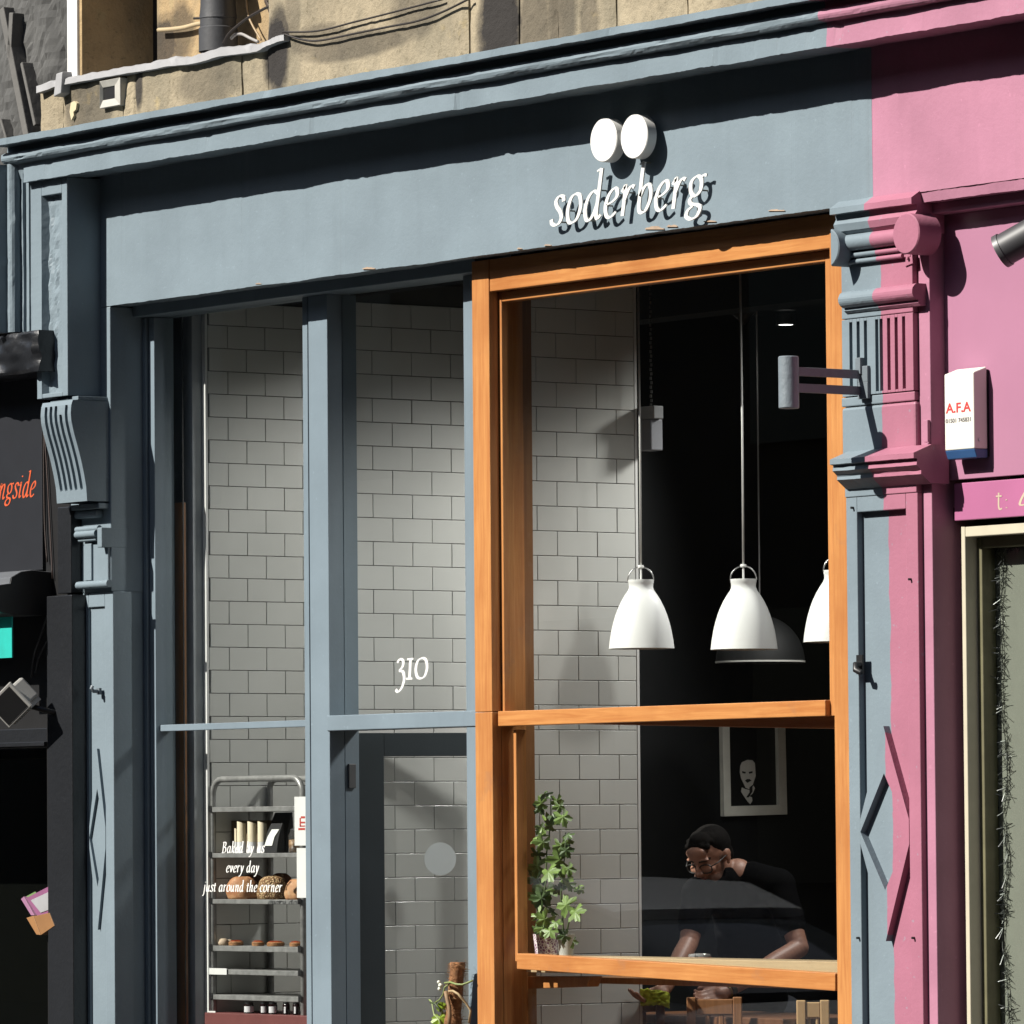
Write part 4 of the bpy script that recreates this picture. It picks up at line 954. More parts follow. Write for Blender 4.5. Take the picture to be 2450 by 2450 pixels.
# contact sensor and wire on the pink frame
ws = thing('sensor', 'small pink painted sensor and wire on the frame above the ledge', 'sensor', P(2222, 1030, YK))
q = P(2222, 1035, YK); MB().box(q.x - .012, q.x + .01, YK - .014, YK, q.z - .035, q.z + .045).build('sensor_case', M_pink, ws, .002)
MB().tube([P(2222, 1058, YK - .012), P(2214, 1073, YK - .02), P(2206, 1078, YK - .03), P(2196, 1077, YK - .03)], .004, 6).build('wire', M_pink, ws, smooth=True)
MB().tube([P(2222, 1060, YK - .010), P(2220, 1080, YK - .008), P(2226, 1104, YK - .004)], .0025, 6).build('wire', M_pink, ws, smooth=True)

# tinsel garland on the blind
ti = MB(); rr = random.Random(3); YT = YCr + .115
path = [(2400, 1297), (2402, 1360), (2392, 1450), (2398, 1560), (2394, 1650), (2404, 1760), (2410, 1850), (2400, 1950), (2412, 2050), (2404, 2150), (2398, 2250), (2410, 2350), (2418, 2460)]
path2 = [(2450, 1300), (2420, 1302), (2398, 1300), (2375, 1299)]
tb = MB()
for pth, n in ((path, 45), (path2, 60)):
    for a, b in zip(pth, pth[1:]):
        A, B = P(*a, YT), P(*b, YT); tb.tube([A, A.lerp(B, .5) + Vector((rr.uniform(-.012, .012), 0, 0)), B], .0014, 4)
        for k in range(n):
            q = A.lerp(B, rr.random()); d = Vector((rr.gauss(0, 1), rr.gauss(0, .5), rr.gauss(-.3, .7))).normalized() * rr.uniform(.015, .05)
            ti.tube([q, q + d], .0012, 3, caps=False)
tn = thing('tinsel_garland', 'thin dark silver tinsel garland hanging inside the cream framed window', 'garland', P(2400, 1297, YT))
M_tin = plain('dark_tinsel', (.05, .055, .055), .35, metal=.3)
tb.build('strand', M_tin, tn); f_ = ti.build('tinsel_fringe', M_tin, tn); f_['kind'] = 'stuff'

# ------------------------------------------------------------ black shop on the left
bs_ = thing('black_shopfront', 'black painted shopfront with an orange lettered board at the left edge', 'shopfront', (X_(60, -.1), -.1, 0))
YB_ = -.10; xl_ = X_(-420, YB_)
zb1_, zb0_ = Z_(60, 860, YB_), Z_(60, 1366, YB_)
MB().box(xl_, X_(101, YB_, 1200), YB_, .0, zb0_, zb1_).build('sign_board', M_board, bs_, .002)
box('wall_strip', M_blk, bs_, X_(101, YB_, 1200) + .0005, X_(180, -.06, 1300), -.06, .0, zb0_ - .3, zb1_ - .1)
plane_text('ongside', -19, 82, 1197, 36, YB_, plain('orange_red_lettering', (.80, .13, .04), .5), 'lettering', bs_, slant=.30, w0=.07, w1=.16)
# chipped black cornice end
mb = rough_block(X_(-420, YP - .06, 850), X_(88, YP - .06, 850), Z_(40, 893, YP - .06), Z_(40, 806, YP - .06), Z_(40, 795, YP - .06), YP - .05, .0, 17, .035)
mb.build('cornice_stub', M_black, bs_, smooth='auto')
YBP = -.15
box('black_pilaster', M_black, bs_, X_(137, YBP, 1250), X_(169, YBP, 1250), YBP, .0, Z_(150, 1420, YBP), Z_(150, 1213, YBP), .004)
box('black_pilaster', M_black, bs_, X_(113.5, YBP - .02, 2000), X_(173.5, YBP - .02, 2000), YBP - .02, .0, 0, Z_(150, 1425, YBP), .004)
box('wall_panel', M_blk, bs_, xl_, X_(150, -.02, 1500), -.02, .02, Z_(50, 1744, YB_) + .001, zb0_ - .001)
# awning cassette
aw = thing('awning_box', 'black awning cassette with rounded end cap over the left shop window', 'awning', P(100, 1410, YB_))
pc = [(0, .5), (-.10, .52), (-.155, .50), (-.205, .43), (-.21, .36), (-.285, .33), (-.315, .24), (-.315, .10), (-.25, .02), (-.18, .0), (0, 0)]
hA = Z_(60, 1362, -.3) - Z_(60, 1470, -.3); za = Z_(60, 1470, -.25)
xe = X_(126, YB_, 1400)
MB().prism([(YB_ + a, za + b * hA / .52) for a, b in pc], 'x', xl_, xe - .012, 1).build('cassette', plain('dark_grey_aluminium', (.16, .17, .185), .42, var=.05), aw, .003)
MB().prism([(YB_ + a * 1.02, za + (b - .005) * hA / .52) for a, b in pc], 'x', xe - .0115, xe, 1).build('end_cap', M_blk, aw, .002)
bn = tag(MB().box(X_(-60, -.30, 1500), X_(29, -.30, 1500), -.302, -.296, Z_(15, 1574, -.3), Z_(15, 1476, -.3)).build('cloth_banner', plain('teal_cloth', (.0, .52, .44), .7, var=.1)), 'bright teal cloth hanging under the awning box at the left edge', 'banner')
# window below
box('window_head', M_black, bs_, xl_, X_(113, YB_, 1780), YB_ + .0, .05, Z_(50, 1790, YB_), Z_(50, 1744, YB_), .003)
box('window_sill_strip', M_black, bs_, xl_, X_(105, YB_ - .02, 1780), YB_ - .02, YB_ - .0005, Z_(50, 1786, YB_ - .02), Z_(50, 1776, YB_ - .02), .002)
box('pane', glass('dark_shop_glass', (.5, .52, .5), boost=.9), bs_, xl_, X_(118, .0, 2000), -.01, -.004, .3, Z_(50, 1792, YB_))
box('dark_interior', plain('dark_shop_interior', (.03, .028, .026), .9), bs_, xl_, X_(185, .25, 2000), .6, .62, 0, Z_(50, 1744, YB_) + .2)
box('return_wall', M_blk, bs_, X_(113, -.1, 2000), X_(170, -.1, 2000), YB_, .6, 0, zb1_ - .4)
box('reflection_strip', plain('olive_reflection', (.10, .09, .03), .7), bs_, xl_, X_(100, .05, 1830), .03, .25, Z_(50, 1815, .05), Z_(50, 1795, .05))  # olive strip standing in for a reflection in the dark pane
# floodlight
fl_ = thing('floodlight', 'pale grey finned floodlight tilted down on the black shopfront', 'floodlight', P(50, 1680, -.2))
ctr = P(40, 1672, -.30); rt = Matrix.Rotation(radians(-27), 3, Vector((0, 1, 0))) @ Matrix.Rotation(radians(35), 3, 'X')
M_fl = plain('pale_grey_casting', (.56, .55, .52), .5, var=.06)
def fbox(name, m, x0, x1, y0, y1, z0, z1, b=.004):
    mb = MB(); mb.box(x0, x1, y0, y1, z0, z1)
    for v in mb.b.verts: v.co = ctr + rt @ v.co
    return mb.build(name, m, fl_, b)
fbox('housing', M_fl, -.085, .085, -.045, .04, -.055, .055, .012); fbox('front_rim', M_fl, -.10, .10, -.06, -.045, -.07, .07)
for k in range(9): fbox('fin', M_fl, -.08 + .0185 * k, -.074 + .0185 * k, -.04, .035, -.075, -.0555, .001)
fbox('lens', M_blk, -.088, .088, -.0615, -.0605, -.058, .058, 0)
MB().tube([ctr + Vector((.06, .02, -.03)), ctr + Vector((.10, .12, -.06)), ctr + Vector((.10, .2, -.05))], .012, 8).build('mount_arm', M_blk, fl_, smooth=True)
# leaflet box
lb = thing('leaflet_box', 'tilted wooden leaflet holder filled with purple edged cards by the black pilaster', 'leaflet holder', P(90, 2200, -.22))
YLb = -.16
def lbq(name, pts, d, m, off=0):
    q = [P(x, y, YLb + off) for x, y in pts]; mb = MB(); n = len(q)
    A = [mb.b.verts.new(v) for v in q]; B = [mb.b.verts.new(v + Vector((0, d, 0))) for v in q]
    mb.face(A); mb.face(B); [mb.face([A[k], A[(k + 1) % n], B[(k + 1) % n], B[k]]) for k in range(n)]
    return mb.build(name, m, lb, .001)
M_wal = plain('tan_wood', (.42, .21, .08), .5)
lbq('holder', [(63, 2196), (80, 2191), (97, 2237), (87, 2236)], .10, M_wal)
lbq('holder', [(81, 2192), (118, 2184), (130, 2215), (98, 2237)], .09, plain('tan_wood_front', (.36, .18, .07), .5), -.012)
lbq('card', [(50, 2151), (57, 2145), (82, 2190), (74, 2190)], .06, plain('mauve_card', (.42, .20, .34), .6), .012)
lbq('card', [(58, 2147), (84, 2133), (112, 2180), (82, 2192)], .004, plain('green_card', (.18, .30, .10), .6), .03)
lbq('card', [(62, 2149), (118, 2120), (140, 2172), (92, 2196)], .004, plain('plum_card', (.30, .10, .22), .6), .006)
lbq('card', [(73, 2154), (116, 2134), (136, 2170), (97, 2184)], .002, plain('grey_card', (.42, .42, .44), .6), .003)
cable('cable', 'straight black cable running down beside the orange lettered board', [(104, 880), (105, 1100), (107, 1250), (113, 1345)], YB_ - .012, .004, plain('brown_black_cable', (.05, .035, .03), .5))
cable('cable', 'second black cable hanging from the board down to the awning box', [(104, 1000), (112, 1120), (119, 1250), (126, 1385)], YB_ - .010, .0035, plain('brown_cable', (.07, .045, .04), .5))
cable('cable', 'dark cable drooping behind the awning box down towards the floodlight', [(115, 1470), (95, 1530), (82, 1570), (76, 1620)], YB_ - .03, .006, plain('black_flex', (.07, .07, .07), .35))
cable('cable', 'loose dark cable curving from the awning box to the black pilaster', [(128, 1500), (110, 1540), (95, 1570), (85, 1610)], YB_ - .02, .005, plain('black_flex_thin', (.06, .06, .06), .35))

# ------------------------------------------------------------ the other side of the street (seen only in the panes)
ob = thing('stone_tenement', 'dark stone tenement row across the street, mirrored faintly in the shop windows', 'building', (-10, -18, 0))
M_ten = plain('tenement_stone', (.11, .095, .075), .9, var=.25, vscale=1.5)
box('wall', M_ten, ob, -70, 45, -24, -18, -.11, 13.0)
for xx, lab in ((30, 'added unseen stone block cutting sky light at the right end of the street'), (-78, 'added unseen stone block cutting sky light at the left end of the street')):
    t = thing('stone_tenement', lab, 'building', (xx, -8, 0)); box('wall', M_ten, t, xx, xx + 6, -24, -.5, -.11, 20)  # end blocks added out of view to hold sky light off side faces
up = thing('upper_storeys', 'upper storeys of the stone building above the shop row', 'building', (0, 2, 6)); box('wall', M_stone, up, -30, 40, .55, 9, zft + 2.0, 14)
for i in range(22):
    for j in range(3): box('tenement_window', plain('tenement_glass', (.02, .022, .025), .1) if i + j == 0 else bpy.data.materials['tenement_glass'], ob, -48 + i * 3.4, -46.7 + i * 3.4, -18.02, -17.9, 1.2 + j * 3.7, 3.5 + j * 3.7)
# parked car whose roof is mirrored in the lower pane
car = thing('parked_car', 'silver blue parked car at the kerb, mirrored faintly in the lower pane', 'car', (-3.2, -3.0, -.12))
def loft(secs, mat, name, par, smooth='auto'):
    mb = MB(); R_ = []
    for x, pr in secs: R_.append([mb.b.verts.new((x, y, z)) for y, z in pr])
    for a, b in zip(R_, R_[1:]):
        for k in range(len(a)): mb.face([a[k], a[(k + 1) % len(a)], b[(k + 1) % len(a)], b[k]])
    mb.face(R_[0]); mb.face(R_[-1]); return mb.build(name, mat, par, smooth=smooth)
def sect(hw, z0, z1, n=6):
    pts = []
    for k in range(24):
        a = 2 * pi * k / 24; c, s_ = cos(a), sin(a); e = .45
        pts.append((cyr + hw * abs(c) ** e * (1 if c > 0 else -1), (z0 + z1) / 2 + (z1 - z0) / 2 * abs(s_) ** e * (1 if s_ > 0 else -1)))
    return pts
cyr = -3.0; c0x = -5.3
M_car = plain('silver_blue_car_paint', (.59, .62, .66), .25, metal=.1, var=.02)
loft([(c0x + a, sect(w_, .14, t)) for a, w_, t in ((0, .70, .50), (.15, .80, .72), (.9, .86, .90), (2.1, .88, .92), (3.3, .88, .90), (4.1, .84, .80), (4.3, .72, .55))], M_car, 'body', car)
loft([(c0x + a, sect(w_, z0, t)) for a, w_, z0, t in ((.35, .62, .85, .90), (.95, .66, .85, 1.28), (1.7, .66, .85, 1.40), (2.3, .66, .85, 1.38), (2.9, .66, .85, 1.20), (3.45, .62, .85, .92))], plain('car_glass', (.06, .07, .08), .05), 'cabin', car)
loft([(c0x + a, sect(w_, t - .05, t)) for a, w_, t in ((.95, .60, 1.30), (1.7, .60, 1.43), (2.3, .60, 1.41), (2.75, .56, 1.29))], M_car, 'roof', car)
for a in (.85, 3.45):
    for s_ in (-1, 1):
        MB().lathe([(.20, -.09), (.31, -.085), (.31, .085), (.20, .09)], (c0x + a, cyr + s_ * .78, .19), 24, 'y', close=True).build('wheel', M_blk, car)

# ------------------------------------------------------------ pendant lamps
YLm = .58
def pend(u, y0, y1, yref):  # centre px, top of neck and rim
    a = P(u, y0, YLm); b = P(u, y1, YLm); return a, b
lx = X_(1534.5, YLm, 1500); zt_l = Z_(1534, 1387, YLm); zb_l = Z_(1534, 1552, YLm); hL = zt_l - zb_l
RL = .132
lamp = thing('pendant_lamp', 'white bell pendant lamp nearest the tiled wall, left of the three', 'pendant lamp', (lx, YLm, zb_l), 'white pendant lamps in the wooden window')
prl = [(.385, 1.0), (.385, .955), (.37, .94), (.365, .885), (.40, .84), (.50, .77), (.60, .69), (.70, .59), (.78, .49), (.85, .38), (.91, .26), (.96, .12), (.99, 0)]
mb = MB(); mb.lathe([(0.0001, hL)] + [(r * RL, z * hL) for r, z in prl] + [(r * RL - .004, z * hL) for r, z in prl[::-1]], (lx, YLm, zb_l), 48)
mb.build('shade', M_lamp, lamp, smooth='auto')
bail = [(lx + .052 * cos(radians(a)) * RV.x / RV.xy.length, YLm + .052 * cos(radians(a)) * RV.y / RV.xy.length, zt_l + .055 * sin(radians(a)) - .004) for a in range(0, 181, 12)]
MB().tube(bail, .0028, 8).build('bail', M_steel, lamp, smooth=True)
MB().tube([(lx, YLm, zt_l - .01), (lx, YLm, zt_l + .052)], .004, 8).build('stem', M_white, lamp)
MB().lathe([(.011, 0), (.013, .004), (.011, .012)], (lx, YLm, zt_l + .046), 12, close=True).build('collar', M_white, lamp)
MB().tube([(lx, YLm, zt_l + .055), (lx + .002, YLm, zt_l + .6), (lx - .002, YLm, z_ceil)], .0042, 8).build('cord', plain('white_cord', (.72, .72, .70), .6), lamp, smooth=True)
MB().lathe([(.05, z_ceil - .02), (.05, z_ceil)], (lx, YLm, 0), 16, close=True).build('ceiling_rose', M_white, lamp)
for u, yb_, lab in ((1780.5, 1554, 'white bell pendant lamp in the middle, hanging before the black wall'), (2004, 1536, 'white bell pendant lamp half hidden by the right wooden stile')):
    q = P(u, yb_, YLm); copy_thing(lamp, (q.x, YLm, q.z), lab)
dl = thing('dome_pendant', 'wide black dome pendant lamp behind the middle white lamp', 'pendant lamp', P(1819, 1584, 2.2))
q = P(1819, 1584, 2.2); Rd = abs((P(1928, 1584, 2.2) - P(1711, 1584, 2.2)).dot(RV)) / 2; Rd = 108.5 * 26.0 / FOC * 1.0
mb = MB(); pd_ = [(Rd * cos(radians(a)), .20 * sin(radians(a))) for a in range(0, 86, 8)]
mb.lathe(pd_ + [(r - .004, z - .003) for r, z in pd_[::-1]], q, 40); mb.build('dome', plain('dark_dome_enamel', (.006, .007, .008), .7), dl, smooth='auto')
MB().lathe([(Rd + .002, -.003), (Rd + .002, .004), (Rd - .003, .004), (Rd - .003, -.003), (Rd + .002, -.003)], q, 40).build('rim', plain('pale_rim', (.75, .74, .70), .4), dl)
MB().tube([q + Vector((0, 0, .19)), (q.x, q.y, Z_(1816, 715, 2.2))], .0035, 6).build('cord', plain('grey_cord', (.30, .30, .30), .6), dl)
MB().lathe([(.006, -.05), (.012, -.03), (.012, -.008), (.05, -.004), (.05, 0)], (q.x, q.y, Z_(1812, 702, 2.2)), 20, close=True).build('ceiling_rose', plain('grey_rose', (.4, .4, .4), .5), dl)
MB().box(q.x - .2, q.x + .2, q.y - .06, q.y + .06, Z_(1812, 702, 2.2), z_ceil).build('ceiling_plate', M_ceil, dl)
q = PD(1880, 777, 27.2)
sp_ = thing('ceiling_spot', 'small lit ceiling downlight at the upper right of the wooden window', 'downlight', q)
MB().lathe([(.0001, .0), (.032, 0), (.036, .004)], q, 24).build('lit_face', emit('lit_downlight', (1, .98, .92), 3.0), sp_)
MB().lathe([(.036, -.001), (.045, -.001), (.045, .05), (.036, .05)], q, 24).build('spot_ring', M_blk, sp_)
# box and chain beside the tiles
bx = thing('wall_box', 'grey metal control box on a chain at the end of the tiled wall', 'control box', P(1545, 1020, .85))
Yb_ = .80
box('upper_case', plain('grey_metal_case', (.36, .37, .38), .5), bx, X_(1527, Yb_, 985), X_(1564, Yb_, 985), Yb_, Yb_ + .05, Z_(1545, 1003, Yb_), Z_(1545, 972, Yb_), .004)
box('lower_case', plain('grey_plastic_case', (.27, .28, .31), .5), bx, X_(1527, Yb_, 985), X_(1557, Yb_, 985), Yb_, Yb_ + .06, Z_(1545, 1078, Yb_), Z_(1545, 1003.5, Yb_), .004)
mb = MB(); zc_ = Z_(1549, 972, Yb_)
for k in range(int((z_ceil - zc_) / .018)): mb.lathe([(.0045, 0), (.0045, .012)], (X_(1549, Yb_, 985) + (.002 if k % 2 else -.002), Yb_ + .02, zc_ + k * .018), 5, close=True)
ch = mb.build('chain', plain('dull_chain', (.22, .22, .21), .5, metal=.6), bx); ch['kind'] = 'stuff'

# ------------------------------------------------------------ framed picture on the black wall
pf = thing('picture_frame', 'grey white framed black print of a pale faced man with dark moustache', 'picture', PX(1798, 1870, XK))
def pq(name, pts, off, m, b=.0, th=.012):
    q = [PX(x, y, XK) for x, y in pts]; n = len(q); mb = MB()
    A = [mb.b.verts.new((XK + off, v.y, v.z)) for v in q]; B = [mb.b.verts.new((XK + off - th, v.y, v.z)) for v in q]
    mb.face(A); mb.face(B); [mb.face([A[k], A[(k + 1) % n], B[(k + 1) % n], B[k]]) for k in range(n)]
    return mb.build(name, m, pf, b)
M_pfr = plain('pale_frame_wood', (.86, .86, .78), .5); M_pr = plain('black_print', (.012, .012, .012), .4); M_pale = plain('pale_print', (.80, .79, .74), .6)
TL, TR, BR, BL = (1719, 1697), (1869, 1694), (1874.5, 1948.6), (1723.5, 1953.4); tl, tr, br, bl_ = (1736, 1722), (1851, 1720), (1855, 1926), (1740, 1929)
for a, b, c, d in ((TL, TR, tr, tl), (TR, BR, br, tr), (BR, BL, bl_, br), (BL, TL, tl, bl_)): pq('frame_side', (a, b, c, d), .028, M_pfr, .001, .027)
pq('print', (tl, tr, br, bl_), .008, M_pr)
face = [(1768, 1833), (1772, 1824), (1785, 1818), (1797, 1819), (1803, 1826), (1804, 1842), (1805, 1856), (1801, 1868), (1797, 1880), (1789, 1888), (1781, 1885), (1775, 1872), (1770, 1862), (1767, 1848)]
pq('pale_face', face, .0095, M_pale, 0, .001)
pq('pale_collar', [(1772, 1884), (1780, 1888), (1790, 1890), (1800, 1880), (1803, 1886), (1798, 1898), (1790, 1905), (1796, 1908), (1797, 1916), (1792, 1924), (1786, 1918), (1779, 1908), (1770, 1894)], .0095, M_pale, 0, .001)
for pts in ([(1779, 1868), (1784, 1864), (1790, 1864), (1795, 1868), (1790, 1870), (1785, 1873)], [(1772, 1845), (1781, 1847), (1780, 1851), (1773, 1850)], [(1788, 1847), (1797, 1845), (1797, 1850), (1789, 1851)], [(1790, 1884), (1797, 1878), (1797, 1894), (1788, 1908), (1782, 1908), (1790, 1896)]):
    pq('dark_feature', pts, .0105, M_pr, 0, .001)

# ------------------------------------------------------------ counter board, jar, plants
ct = thing('window_counter', 'pale sunlit wooden counter board behind the lower orange rail', 'counter', P(1700, 2300, .16))
Yc0 = .15; zct = Z_(1997, 2301, Yc0)
box('counter_top', M_ply, ct, X_(1262, Yc0, 2290) - .01, x_r0 + .4, Yc0, .33, zct - .065, zct, .003)
box('rear_ledge', M_oz, ct, x_o1 + .15, x_r0 + .4, .331, .52, zct - .11, zct - .085, .002)
jr = thing('clip_jar', 'low clip lid glass jar on the counter in front of the man', 'jar', P(1674, 2290, .42))
qj = P(1674, 2296, .42); zj_ = zct - .084
mb = MB(); hj = Z_(1674, 2280, .42) - zj_
mb.lathe([(.0001, zj_), (.042, zj_), (.045, zj_ + .01), (.045, zj_ + hj - .03), (.040, zj_ + hj - .022)], (qj.x, .42, 0), 28); mb.build('jar_glass', glass('jar_glass', (.85, .88, .86), boost=2.5, body=.12), jr, smooth=True)
MB().lathe([(.043, zj_ + hj - .020), (.046, zj_ + hj - .014), (.044, zj_ + hj - .004), (.0001, zj_ + hj)], (qj.x, .42, 0), 28, close=True).build('jar_lid', glass('jar_lid_glass', (.85, .88, .86), boost=3, body=.25, bodycol=(.7, .7, .7)), jr, smooth=True)
MB().lathe([(.0455, zj_ + hj - .021), (.0465, zj_ + hj - .019), (.0455, zj_ + hj - .016)], (qj.x, .42, 0), 28).build('rubber_seal', plain('red_rubber', (.55, .10, .06), .5), jr)
for s_ in (-1, 1): MB().tube([Vector((qj.x, .42, zj_ + hj - .05)) + RV * (.02 * s_) - FW * .047, Vector((qj.x, .42, zj_ + hj - .002)) + RV * (.018 * s_) - FW * .047], .0018, 6).build('wire_clip', M_steel, jr)

def leaf_mesh(lobes=5, name='leaf', mat=None, parent=None, depth=.35):
    mb = MB(); n = 60; ring = []; 
    for k in range(n):
        a = 2 * pi * k / n; lob = .50 + .50 * abs(cos((a - pi / 2) * lobes / 2)) ** 1.1 + .09 * cos(a * 15)
        if abs((a - 3 * pi / 2)) < .35: lob *= .45
        r = lob; x, y = r * cos(a), r * sin(a) + .25
        ring.append(mb.b.verts.new((x * .5, y * .5, -.10 * (x * x + (y - .25) ** 2) + .03 * sin(a * 6))))
    c = mb.b.verts.new((0, .12, .04))
    for k in range(n): mb.face([c, ring[k], ring[(k + 1) % n]])
    return mb
M_lf = plain('plant_leaf', (.20, .31, .07), .5, var=.3, vscale=40); M_lfd = plain('dark_plant_leaf', (.085, .15, .04), .5, var=.25, vscale=40); M_stem = plain('plant_stem', (.10, .15, .05), .6)
def plant(label, pot_c, pot_r, pot_h, stems, leaves, potmat, cat='potted plant', dark=()):
    t = thing('potted_plant', label, cat, pot_c)
    c = Vector(pot_c)
    MB().lathe([(.0001, 0), (pot_r * .82, 0), (pot_r, pot_h), (pot_r - .006, pot_h), (pot_r * .9 - .006, pot_h * .85), (.0001, pot_h * .85)], c, 28).build('pot', potmat, t, smooth='auto')
    for st_ in stems: MB().tube(st_, [.0042 - .0022 * k / len(st_) for k in range(len(st_))], 6).build('stem', M_stem, t, smooth=True)
    base = None; r2 = random.Random(len(label))
    for i, (p, size) in enumerate(leaves):
        if base is None: base = leaf_mesh().build('leaf', M_lf, t).data; o = t.children[-1]
        else: o = bpy.data.objects.new('leaf', base); COL.objects.link(o); put(o, t)
        d = (-FW + Vector((r2.gauss(0, .55), r2.gauss(0, .5), r2.gauss(.15, .5)))).normalized()
        rt_ = d.to_track_quat('Z', 'Y').to_matrix() @ Matrix.Rotation(pi + r2.gauss(0, .9), 3, 'Z')
        o.matrix_basis = Matrix.Translation(p) @ rt_.to_4x4() @ Matrix.Scale(size * r2.uniform(.85, 1.15), 4)
        if i % 3 == 1:
            o.material_slots[0].link = 'OBJECT'; o.material_slots[0].material = M_lfd
    return t
Yp1 = .20
def pp(x, y, Y): return P(x, y, Y)
def pot_pattern():
    m, t, bs = _new('heart_pattern_pot'); p = _pos(t)
    v = _n(t, 'ShaderNodeTexVoronoi', feature='DISTANCE_TO_EDGE'); v.inputs['Scale'].default_value = 85; t.links.new(p, v.inputs['Vector'])
    c = _mix(t, _ramp(t, v.outputs['Distance'], .10, .16), (.66, .62, .62), (.20, .08, .16)); t.links.new(c, bs.inputs['Base Color']); bs.inputs['Roughness'].default_value = .35; return m
r1 = random.Random(11)
L1 = [((1322, 1905), .055), ((1308, 1898), .06), ((1332, 1912), .055), ((1338, 1925), .05), ((1290, 1928), .055), ((1300, 1922), .05), ((1345, 1950), .07), ((1330, 1955), .06), ((1312, 1965), .075), ((1300, 1980), .06), ((1322, 1975), .055), ((1288, 2000), .07), ((1300, 2010), .07), ((1284, 2038), .055), ((1292, 2072), .085), ((1312, 2082), .08), ((1290, 2100), .08), ((1306, 2126), .085), ((1286, 2135), .07), ((1302, 2150), .07), ((1288, 2185), .06), ((1308, 2195), .07), ((1326, 2180), .06), ((1300, 2215), .07), ((1320, 2225), .06), ((1290, 2228), .06), ((1330, 2205), .05)]
zpl = zct - .084
pc1 = P(1307, 2283, Yp1)
s1_ = [P(x, y, Yp1) for x, y in ((1300, 2245), (1296, 2180), (1306, 2110), (1308, 2040), (1314, 2000), (1318, 1950), (1318, 1905))]
plant('taller leafy plant in a heart patterned pot against the white tiles', (pc1.x, Yp1, zct + .0005), .052, .085, [s1_, [P(1300, 2160, Yp1), P(1318, 2150, Yp1), P(1334, 2170, Yp1 - .01)]], [(P(x, y, Yp1 + r1.uniform(-.05, .02)), s * 1.2) for (x, y), s in L1], pot_pattern())
Yp2 = .225; pc2 = P(1355, 2287, Yp2)
L2 = [((1350, 1992), .055), ((1362, 1996), .05), ((1358, 2010), .05), ((1342, 2018), .06), ((1352, 2030), .06), ((1345, 2058), .085), ((1358, 2075), .06), ((1340, 2080), .07), ((1352, 2100), .085), ((1362, 2112), .065), ((1340, 2130), .05), ((1385, 2120), .035), ((1390, 2126), .035), ((1380, 2128), .03), ((1362, 2165), .085), ((1376, 2178), .075), ((1354, 2238), .055), ((1366, 2248), .05)]
s2_ = [P(x, y, Yp2) for x, y in ((1350, 2256), (1346, 2200), (1342, 2140), (1348, 2080), (1352, 2030), (1354, 1992))]
plant('shorter leafy plant in a plain pale pot, right of the patterned pot', (pc2.x, Yp2, zct + .0005), .034, .085, [s2_, [P(1352, 2256, Yp2), P(1362, 2200, Yp2), P(1374, 2170, Yp2)], [P(1346, 2180, Yp2), P(1362, 2150, Yp2), P(1386, 2124, Yp2)]], [(P(x, y, Yp2 + r1.uniform(-.04, .02)), s * 1.2) for (x, y), s in L2], plain('pale_pot', (.60, .60, .56), .4))

# ------------------------------------------------------------ chairs and table inside
def chair(label, x0, x1, ytop, Y, mat, grp='wooden chairs inside the window'):
    a, b = P(x0, ytop, Y), P(x1, ytop, Y); D = (b - CAM).dot(FW); wdt = (x1 - x0) * D / FOC; ang = random.Random(int(x0)).uniform(-.05, .05)
    ez = a.z; t = thing('chair', label, 'chair', (a.x, a.y, .02), grp)
    ex = Vector((RV.x, RV.y, 0)).normalized(); ey = Vector((-ex.y, ex.x, 0)); o0 = Vector((a.x, a.y, 0))
    def cb(name, u0, u1, v0, v1, z0, z1, bev=.004):
        mb = MB(); mb.hexa([o0 + ex * u + ey * v + Z3 * z for v in (v0, v1) for u, z in ((u0, z0), (u1, z0), (u1, z1), (u0, z1))]); return mb.build(name, mat, t, bev)
    cb('leg', 0, .036, 0, .036, .02, ez + .004); cb('leg', wdt - .036, wdt, 0, .036, .02, ez + .004)
    cb('top_rail', .0362, wdt - .0362, .004, .028, ez - .065, ez - .004); cb('back_rail', .0362, wdt - .0362, .004, .026, ez - .20, ez - .16)
    cb('back_slat', wdt * .33, wdt * .42, .008, .022, ez - .159, ez - .0655); cb('back_slat', wdt * .58, wdt * .67, .008, .022, ez - .159, ez - .0655)
    cb('seat', -.01, wdt + .01, .037, .42, .43, .47); cb('leg', 0, .036, .37, .406, .02, .4295); cb('leg', wdt - .036, wdt, .37, .406, .02, .4295)
chair('dark brown chair nearest the tiled wall, below the yellow cloth', 1456, 1592, 2383, .72, M_chair)
chair('mid brown chair below the hand with the watch', 1643, 1777, 2389, .66, M_chair2)
chair('light sunlit chair at the right end of the lower pane', 1906, 1985, 2396, .95, plain('light_beech', (.62, .40, .20), .4))
tbl = thing('cafe_table', 'small cafe table the man is wiping, behind the chairs', 'table', P(1640, 2450, 1.15))
q = P(1650, 2425, 1.1); tz = q.z
box('table_top', M_chair, tbl, q.x - .30, q.x + .85, .90, 1.45, tz - .035, tz, .004)
for dx in (-.25, .8):
    for yy in (.95, 1.40): box('table_leg', M_chair, tbl, q.x + dx - .025, q.x + dx + .025, yy - .025, yy + .025, .02, tz - .0355)

